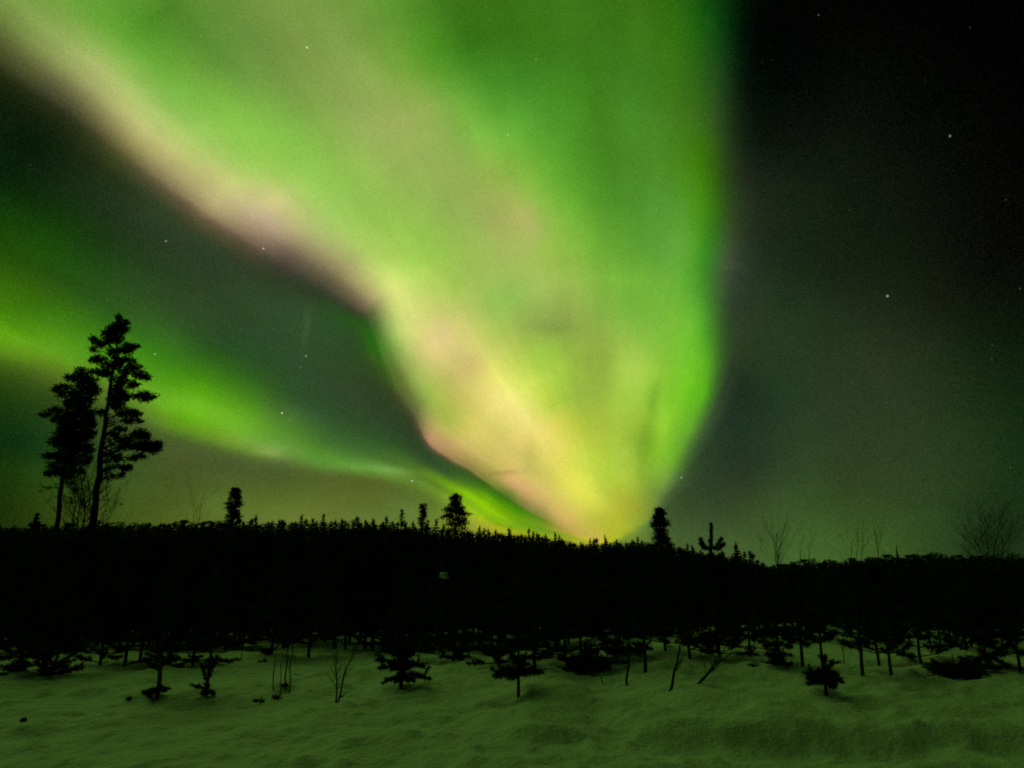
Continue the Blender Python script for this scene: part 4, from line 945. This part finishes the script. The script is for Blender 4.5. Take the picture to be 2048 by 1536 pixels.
FP = [
    (803, 1374, 'bushy young pine with branches radiating almost down to the snow, centre', dict(h=1.8, first=.36, spread=.24, rise=.6, dens=1.4, gap=.0, tier_step=.2, thick=.018, limbs=[(805, 1350, 768, 1364, 1), (805, 1352, 790, 1364, .9), (805, 1350, 829, 1362, .9), (805, 1346, 861, 1358, 1.1), (805, 1332, 757, 1318, 1.1), (805, 1334, 760, 1335, 1), (805, 1330, 849, 1332, 1), (805, 1316, 766, 1301, 1), (805, 1312, 860, 1287, 1.1), (805, 1325, 790, 1300, 1.3), (805, 1325, 825, 1305, 1.3), (805, 1345, 795, 1330, 1.4), (805, 1345, 818, 1330, 1.4)])),
    (1037, 1386, 'small young pine with one flat tier of branches above a bare stem', dict(h=1.6, first=.42, spread=.22, rise=.5, dens=1.3, gap=.0, tier_step=.24, limbs=[(1036, 1354, 989, 1349, 1.1), (1036, 1353, 1078, 1346, 1.1), (1036, 1352, 1003, 1336, 1), (1036, 1350, 1064, 1338, 1), (1036, 1345, 1048, 1318, 1), (1036, 1330, 1022, 1312, .9)])),
    (1163, 1351, 'young pine with heavy drooping low branches to the right', dict(h=2.3, first=0.07, spread=0.40, rise=.25, dens=1.80, gap=.08, droop=.25, tier_step=.3, limbs=[(1163, 1326, 1118, 1314, 1.2), (1163, 1330, 1135, 1332, 1.3), (1163, 1334, 1150, 1342, 1.2), (1163, 1328, 1216, 1330, 1.5), (1163, 1326, 1208, 1320, 1.4), (1163, 1332, 1200, 1340, 1.4), (1163, 1322, 1180, 1312, 1.2)])),
    (907, 1318, 'young pine with two long low branches spread over the snow', dict(h=2.5, first=0.04, spread=0.38, rise=.3, dens=1.32, gap=.2, tier_step=.2, limbs=[(907, 1314, 880, 1314, 1), (908, 1312, 957, 1296, .8), (908, 1315, 948, 1316, .9), (907, 1300, 882, 1290, .8)])),
    (997, 1326, 'young pine with upswept lowest branches, left of the flat-tiered one', dict(dens=1.3, h=2.3, first=0.04, spread=0.29, rise=.55, gap=.2, tier_step=.2, limbs=[(998, 1318, 968, 1308, .9), (999, 1314, 980, 1292, .8), (999, 1314, 1022, 1300, .8), (998, 1322, 1010, 1324, .9)])),
    (1069, 1336, 'young pine with a bare slim lower stem behind the flat-tiered one', dict(h=2.4, first=0.15, spread=0.36, rise=.2, dens=1.44, tier_step=.2, limbs=[(1068, 1318, 1044, 1312, .9), (1068, 1318, 1102, 1314, 1), (1068, 1300, 1096, 1288, .9)])),
    (1291, 1341, 'young pine with a straight bare lower stem right of the thin birch', dict(h=2.6, first=.27, spread=.34, rise=.3, dens=1.3, tier_step=.27)),
    (1240, 1322, 'young pine with a wide low skirt of branches behind the thin birch', dict(h=2.4, first=0.12, spread=0.47, rise=.1, dens=1.80, gap=.05, tier_step=.2, limbs=[(1241, 1306, 1205, 1298, 1.3), (1241, 1308, 1215, 1306, 1.3), (1241, 1306, 1285, 1304, 1.3), (1241, 1302, 1300, 1296, 1.2)])),
    (1652, 1386, 'young pine with star-shaped low branches close to the snow on the right', dict(h=1.8, first=.42, spread=.26, rise=.5, dens=1.4, gap=.1, tier_step=.24, limbs=[(1652, 1364, 1600, 1344, .9), (1652, 1366, 1613, 1366, 1), (1652, 1364, 1683, 1360, 1.1), (1652, 1362, 1640, 1340, 1), (1652, 1360, 1668, 1346, 1), (1652, 1364, 1624, 1352, 1.1), (1652, 1370, 1672, 1372, 1), (1651, 1350, 1645, 1310, .9)])),
    (1560, 1341, 'young pine with a small ring of branches at the snow line', dict(h=2.4, first=.2, spread=.3, rise=.3, dens=1.3, gap=.1, tier_step=.25, limbs=[(1561, 1338, 1542, 1344, .9), (1561, 1338, 1582, 1343, .9), (1560, 1315, 1545, 1328, 1.1), (1560, 1308, 1543, 1314, 1.2), (1560, 1312, 1536, 1310, 1)])),
    (1606, 1336, 'young pine with a thick bare foot left of the star-shaped one', dict(h=2.5, first=.26, spread=.36, rise=.3, dens=1.3, thick=.017, tier_step=.27)),
    (1726, 1350, 'young pine with a stout bare foot right of the star-shaped one', dict(h=2.6, first=.24, spread=.28, rise=.5, dens=1.2, thick=.017, tier_step=.27)),
    (1757, 1331, 'young pine with a short bare foot between stout and slender neighbours', dict(dens=1.3, h=2.5, first=0.12, spread=0.34, rise=.4, tier_step=.2)),
    (1783, 1352, 'slender young pine left of the low wide bush', dict(dens=1.3, h=2.2, first=0.21, spread=0.29, rise=.4, tier_step=.2)),
    (1841, 1326, 'young pine whose foot just shows left of the low wide bush', dict(dens=1.3, h=2.5, first=0.07, spread=0.38, rise=.3, tier_step=.2)),
    (315, 1396, 'young pine with a splayed skirt at its foot, left of the forked one', dict(h=2.0, first=.34, spread=.2, rise=.3, dens=1.4, gap=.1, tier_step=.3, thick=.017, limbs=[(313, 1374, 288, 1395, 1), (313, 1376, 300, 1394, .9), (313, 1378, 334, 1380, .9), (314, 1340, 298, 1328, .9), (314, 1338, 332, 1322, .9), (314, 1334, 345, 1312, .8)])),
    (413, 1391, 'young pine with a forked stem and a skirt of twigs at its foot', dict(h=1.9, first=.38, spread=.2, rise=.4, dens=1.2, gap=.1, tier_step=.3, thick=.014, limbs=[(414, 1378, 391, 1373, .8), (414, 1380, 430, 1392, .8), (414, 1380, 404, 1390, .8), (414, 1368, 437, 1312, .9)])),
    (617, 1316, 'young pine with a bare slim foot between birch stems', dict(dens=1.3, h=2.7, first=0.14, spread=0.34, rise=.4, tier_step=.2)),
    (543, 1312, 'young pine with one drooping low branch beside its foot', dict(h=2.6, first=.2, spread=.3, rise=.25, dens=1.2, gap=.2, tier_step=.25, limbs=[(543, 1303, 524, 1322, 1.2), (543, 1305, 528, 1318, 1.3)])),
    (35, 1349, 'dense dark young pine at the left edge of the picture', dict(h=2.3, first=0.02, spread=0.43, rise=.3, dens=2.16, gap=.0, tier_step=.22)),
    (88, 1351, 'dense dark young pine second from the left edge', dict(h=2.3, first=0.02, spread=0.36, rise=.4, dens=2.16, gap=.0, tier_step=.22)),
    (200, 1331, 'young pine with a clump of foliage at its foot on the left', dict(h=2.3, first=0.03, spread=0.29, rise=.3, dens=1.56, tier_step=.2)),
    (250, 1331, 'young pine with a thin bare stem on the left, second of a close row', dict(h=2.4, first=0.14, spread=0.36, rise=.3, dens=1.44, tier_step=.2)),
    (280, 1326, 'young pine with a stouter bare stem on the left, third of a close row', dict(h=2.5, first=0.12, spread=0.38, rise=.3, dens=1.44, tier_step=.2)),
    (340, 1331, 'young pine with foliage hanging low just right of the splayed one', dict(h=2.4, first=0.05, spread=0.34, rise=.2, dens=1.56, tier_step=.2)),
    (385, 1332, 'young pine with a wide dark skirt just left of the forked one', dict(h=2.4, first=0.04, spread=0.36, rise=.15, dens=1.80, gap=.05, tier_step=.2)),
    (485, 1296, 'young pine with a low dark branch pointing right, left of the birch stems', dict(h=2.6, first=0.06, spread=0.40, rise=.1, dens=1.44, tier_step=.2)),
    (690, 1300, 'young pine with low twigs behind the slim bare birch', dict(dens=1.3, h=2.6, first=0.07, spread=0.34, rise=.3, tier_step=.2)),
    (745, 1302, 'young pine left of the bushy centre pine', dict(dens=1.3, h=2.6, first=0.06, spread=0.34, rise=.35, tier_step=.2)),
    (1130, 1322, 'young pine with low foliage left of the heavy-branched one', dict(h=2.4, first=0.06, spread=0.40, rise=.1, dens=1.56, tier_step=.2)),
    (1330, 1302, 'young pine with dark level branches left of the leaning birch', dict(h=2.6, first=0.08, spread=0.47, rise=.0, dens=1.68, tier_step=.2)),
    (1380, 1318, 'young pine with a short stem between the two leaning birches', dict(h=2.4, first=0.09, spread=0.38, rise=.2, dens=1.44, tier_step=.2)),
    (1440, 1316, 'young pine behind the top of the strongly leaning birch', dict(h=2.4, first=0.05, spread=0.38, rise=.2, dens=1.56, tier_step=.2)),
    (1500, 1304, 'young pine with a flat low branch right of the leaning birches', dict(h=2.5, first=0.06, spread=0.45, rise=.05, dens=1.44, tier_step=.2)),
    (1975, 1337, 'dense young pine between the low wide bush and the right edge', dict(h=2.4, first=0.03, spread=0.40, rise=.3, dens=1.92, gap=.05, tier_step=.24)),
    (2040, 1338, 'dense young pine at the right edge of the picture', dict(h=2.4, first=0.03, spread=0.40, rise=.3, dens=1.92, gap=.05, tier_step=.24)),
    (150, 1298, 'young pine behind the open snow patch on the left', dict(h=2.5, first=0.06, spread=0.40, rise=.25, dens=1.68, tier_step=.2)),
]
for i, (px, py, lab, kw) in enumerate(FP):
    front_pine(px, py, lab, seed=300 + i, dx=random.random() * 6.28, **kw)

# the young pine whose leader and top whorl rise above the skyline
def leader_pine():
    Y = 17.0
    b = at(1424, 1150, Y)
    base = np.array([b.x, Y, gz(b.x, Y)])
    e = empty('young_pine', tuple(base))
    tag(e, 'young pine whose thick leader and upturned top shoots rise above the right skyline', 'pine', 'young pines along the edge of the snow')
    topw = np.array(at(1422, 1047, Y)) - base
    h = topw[2]
    tr, cr = young_pine(h * 0.84, 41, first=.3, spread=.30, rise=.5, dens=1.2)
    tr.tube([(0, 0, h * .7), (topw[0] * .5, 0, h * .86), topw], [.035, .028, .014], 6)
    a = np.array([topw[0] * .6, 0, h * .80])
    cr.brush(a, topw, 800, .075, .016, 0, .9)
    for (px, py, dy) in ((1399, 1079, -.1), (1445, 1077, .1), (1406, 1086, .25), (1440, 1090, -.3)):
        t = np.array(at(px, py, Y)) - base + (0, dy, 0)
        s = np.array([topw[0] * .5 * .3, 0, h * .80])
        m = s * .45 + t * .55 + (0, 0, -.07)
        cr.tube([s, m, t], [.02, .017, .01], 5)
        cr.brush(s * .5 + m * .5, m, 160, .06, .014, 0, .8); cr.brush(m, t, 380, .085, .016, 0, .9)
    tr.build('trunk', MAT_BARK, e); cr.build('crown', MAT_NEEDLE, e)


leader_pine()
for (e, _) in SRC:
    for ch in list(e.children):
        bpy.data.objects.remove(ch)
    bpy.data.objects.remove(e)


# low wide bush on the right
def bush():
    p = foot(1910, 1350)
    e = empty('juniper_bush', p); tag(e, 'low wide dark juniper bush flat on the snow, far right', 'bush')
    cr, st = MB(), MB()
    for _ in range(150):
        a = random.random() * 6.283; L = random.uniform(.2, .62)
        end = np.array([math.cos(a) * L, math.sin(a) * L * .7, random.uniform(.03, .36) * (1.2 - L)])
        st.tube([(0, 0, -.05), end * .5 + (0, 0, .06), end], [.012, .009, .004], 3)
        cr.brush(end * .25, end, 60, .07, .014)
    st.build('stems', MAT_BARK, e); cr.build('foliage', MAT_NEEDLE, e)


bush()


# near thin birches
def near_birch(label, foot_px, tops, rad, branches, blen, seed, depth=1, spread=.4):
    p = foot(*foot_px)
    stems = []
    for s in tops:
        pts = [at(x, y, p.y) for x, y in s]
        stems.append([Vector((p.x, p.y, p.z - .06))] + pts)
    return birch(label, p, stems, rad, branches, blen, seed, depth, spread, 'thin birches in the snow')


near_birch('slim bare birch sapling with side twigs right of the birch clump', (671, 1407), [[(672, 1350), (673, 1290), (676, 1200)], [(690, 1345), (712, 1295), (722, 1260)]], .016, 14, .17, 31, 1, .5)
near_birch('bare birch stem leaning slightly right in front of a wide-skirted pine', (1256, 1374), [[(1258, 1320), (1262, 1270), (1268, 1190)]], .022, 7, .2, 32, 1, .5)
near_birch('bare birch leaning right with one thin side shoot', (1337, 1381), [[(1350, 1335), (1360, 1295), (1372, 1230)]], .024, 8, .22, 33, 1, .5)
near_birch('bare birch bent far over to the right, rooted in open snow', (1384, 1376), [[(1412, 1352), (1436, 1318), (1462, 1270)], [(1412, 1352), (1440, 1322), (1475, 1300)]], .022, 9, .25, 34, 1, .5)
near_birch('small curved bare twig sticking out of the snow under heavy pine branches', (1208, 1366), [[(1202, 1354), (1196, 1335)]], .012, 3, .3, 35, 1, .5)
for i, (x0, y0, x1, lab) in enumerate([(547, 1384, 556, 'leftmost bare stem of the birch clump'), (562, 1382, 568, 'slightest bare stem of the birch clump'),
                                       (571, 1385, 578, 'thickest bare stem of the birch clump, with a tuft at its foot'), (579, 1376, 588, 'rightmost bare stem of the birch clump')]):
    near_birch(lab, (x0, y0), [[(x0 * .6 + x1 * .4, 1320), (x1, 1270), (x1 + 6, 1215)]], (.011, .009, .015, .012)[i], 5, .16, 40 + i, 1, .4)


for i in range(16):
    Y = random.uniform(15.5, 24)
    x = random.uniform(-.62, .62) * Y
    z = gz(x, Y)
    hgt = random.uniform(1.2, 2.2)
    lx = random.uniform(-.25, .25)
    birch('thin bare birch shoot standing among the young pines', (x, Y, z), [[(x, Y, z - .05), (x + lx * .4, Y + .05, z + hgt * .5), (x + lx, Y + random.uniform(-.2, .2), z + hgt)]],
          random.uniform(.008, .014), 6, .2, 60 + i, 1, .45, 'bare birch shoots among the young pines')
for i in range(14):
    Y = random.uniform(27, 40)
    x = random.uniform(-.6, .6) * Y
    z = gz(x, Y)
    hgt = min(4.5, (float(skyv(x / Y)) - .01) * Y + EYE - z)
    lx = random.uniform(-.2, .2)
    b = birch('pale slim birch stem showing faintly in the black thicket', (x, Y, z), [[(x, Y, z - .05), (x + lx * .4, Y, z + hgt * .5), (x + lx, Y, z + hgt)]],
              random.uniform(.02, .035), 8, .16, 90 + i, 1, .45, 'pale birch stems in the thicket')
    b.children[0].data.materials[0] = MAT_BIRCH

# dark tufts of heather and buried twigs that poke through the snow
def tuft(px, py, r, label, seed):
    p = foot(px, py)
    mb = MB()
    for _ in range(16):
        d = np.array([random.gauss(0, 1), random.gauss(0, 1), abs(random.gauss(.5, .5))]); d /= np.linalg.norm(d)
        e = d * r * random.uniform(.5, 1.1) * np.array([1, 1, .7])
        mb.tube([(0, 0, -.03), e], [.006, .002], 3)
        mb.brush(e * .3, e, 22, .035, .010)
    o = mb.build('heather_tuft', MAT_HEATH, loc=p)
    tag(o, label, 'heather', 'tufts poking through the snow')


for i, t in enumerate([(519, 1403, .11, 'dark double tuft poking through the snow left of the birch clump'), (552, 1396, .10, 'dark tuft at the foot of the birch clump'),
                       (569, 1384, .08, 'tiny tuft between the stems of the birch clump'), (528, 1324, .16, 'larger dark tuft below a young pine left of the birch clump'),
                       (1507, 1329, .13, 'round dark tuft on open snow right of the bent birch'), (47, 1442, .05, 'faint tuft alone on the near snow, far left'),
                       (257, 1399, .07, 'low tuft left of the pine with the splayed skirt'), (475, 1322, .08, 'small tuft right of the forked young pine'),
                       (592, 1353, .08, 'small tuft right of the birch clump'), (1002, 1345, .09, 'small tuft left of the flat-tiered pine'),
                       (685, 1395, .06, 'small tuft beside the slim birch sapling'), (1683, 1365, .05, 'tiny tuft right of the star-shaped young pine')]):
    tuft(*t, i)

CLUMP_Y = foot(907, 1318).y - .30
# pale clump of snow caught in the dark trees
def snow_clump():
    p = at(888, 1151, CLUMP_Y)
    mb = MB()
    n, m_ = 14, 9
    v = []
    for i in range(m_ + 1):
        for j in range(n):
            th_, ph = math.pi * i / m_, 2 * math.pi * j / n
            k = 1 + 1.1 * float(vnoise(np.array([j * .9 + i * .3]), np.array([i * 1.1]), 21)) * math.sin(th_)
            v.append((.10 * k * math.sin(th_) * math.cos(ph), .12 * k * math.sin(th_) * math.sin(ph), .065 * k * math.cos(th_) + .03 * k * math.sin(ph * 2) * math.sin(th_)))
    f = []
    for i in range(m_):
        for j in range(n):
            a, b = i * n + j, i * n + (j + 1) % n
            f += [(a, b, b + n), (a, b + n, a + n)]
    mb.add(v, f)
    o = mb.build('snow_clump', MAT_SNOW, loc=p, smooth=True)
    tag(o, 'pale round clump of snow caught on the boughs of a black young pine', 'snow clump')


snow_clump()
print('thicket pines', n_th, 'crest spruces', used_s, 'crest pines', used_r)
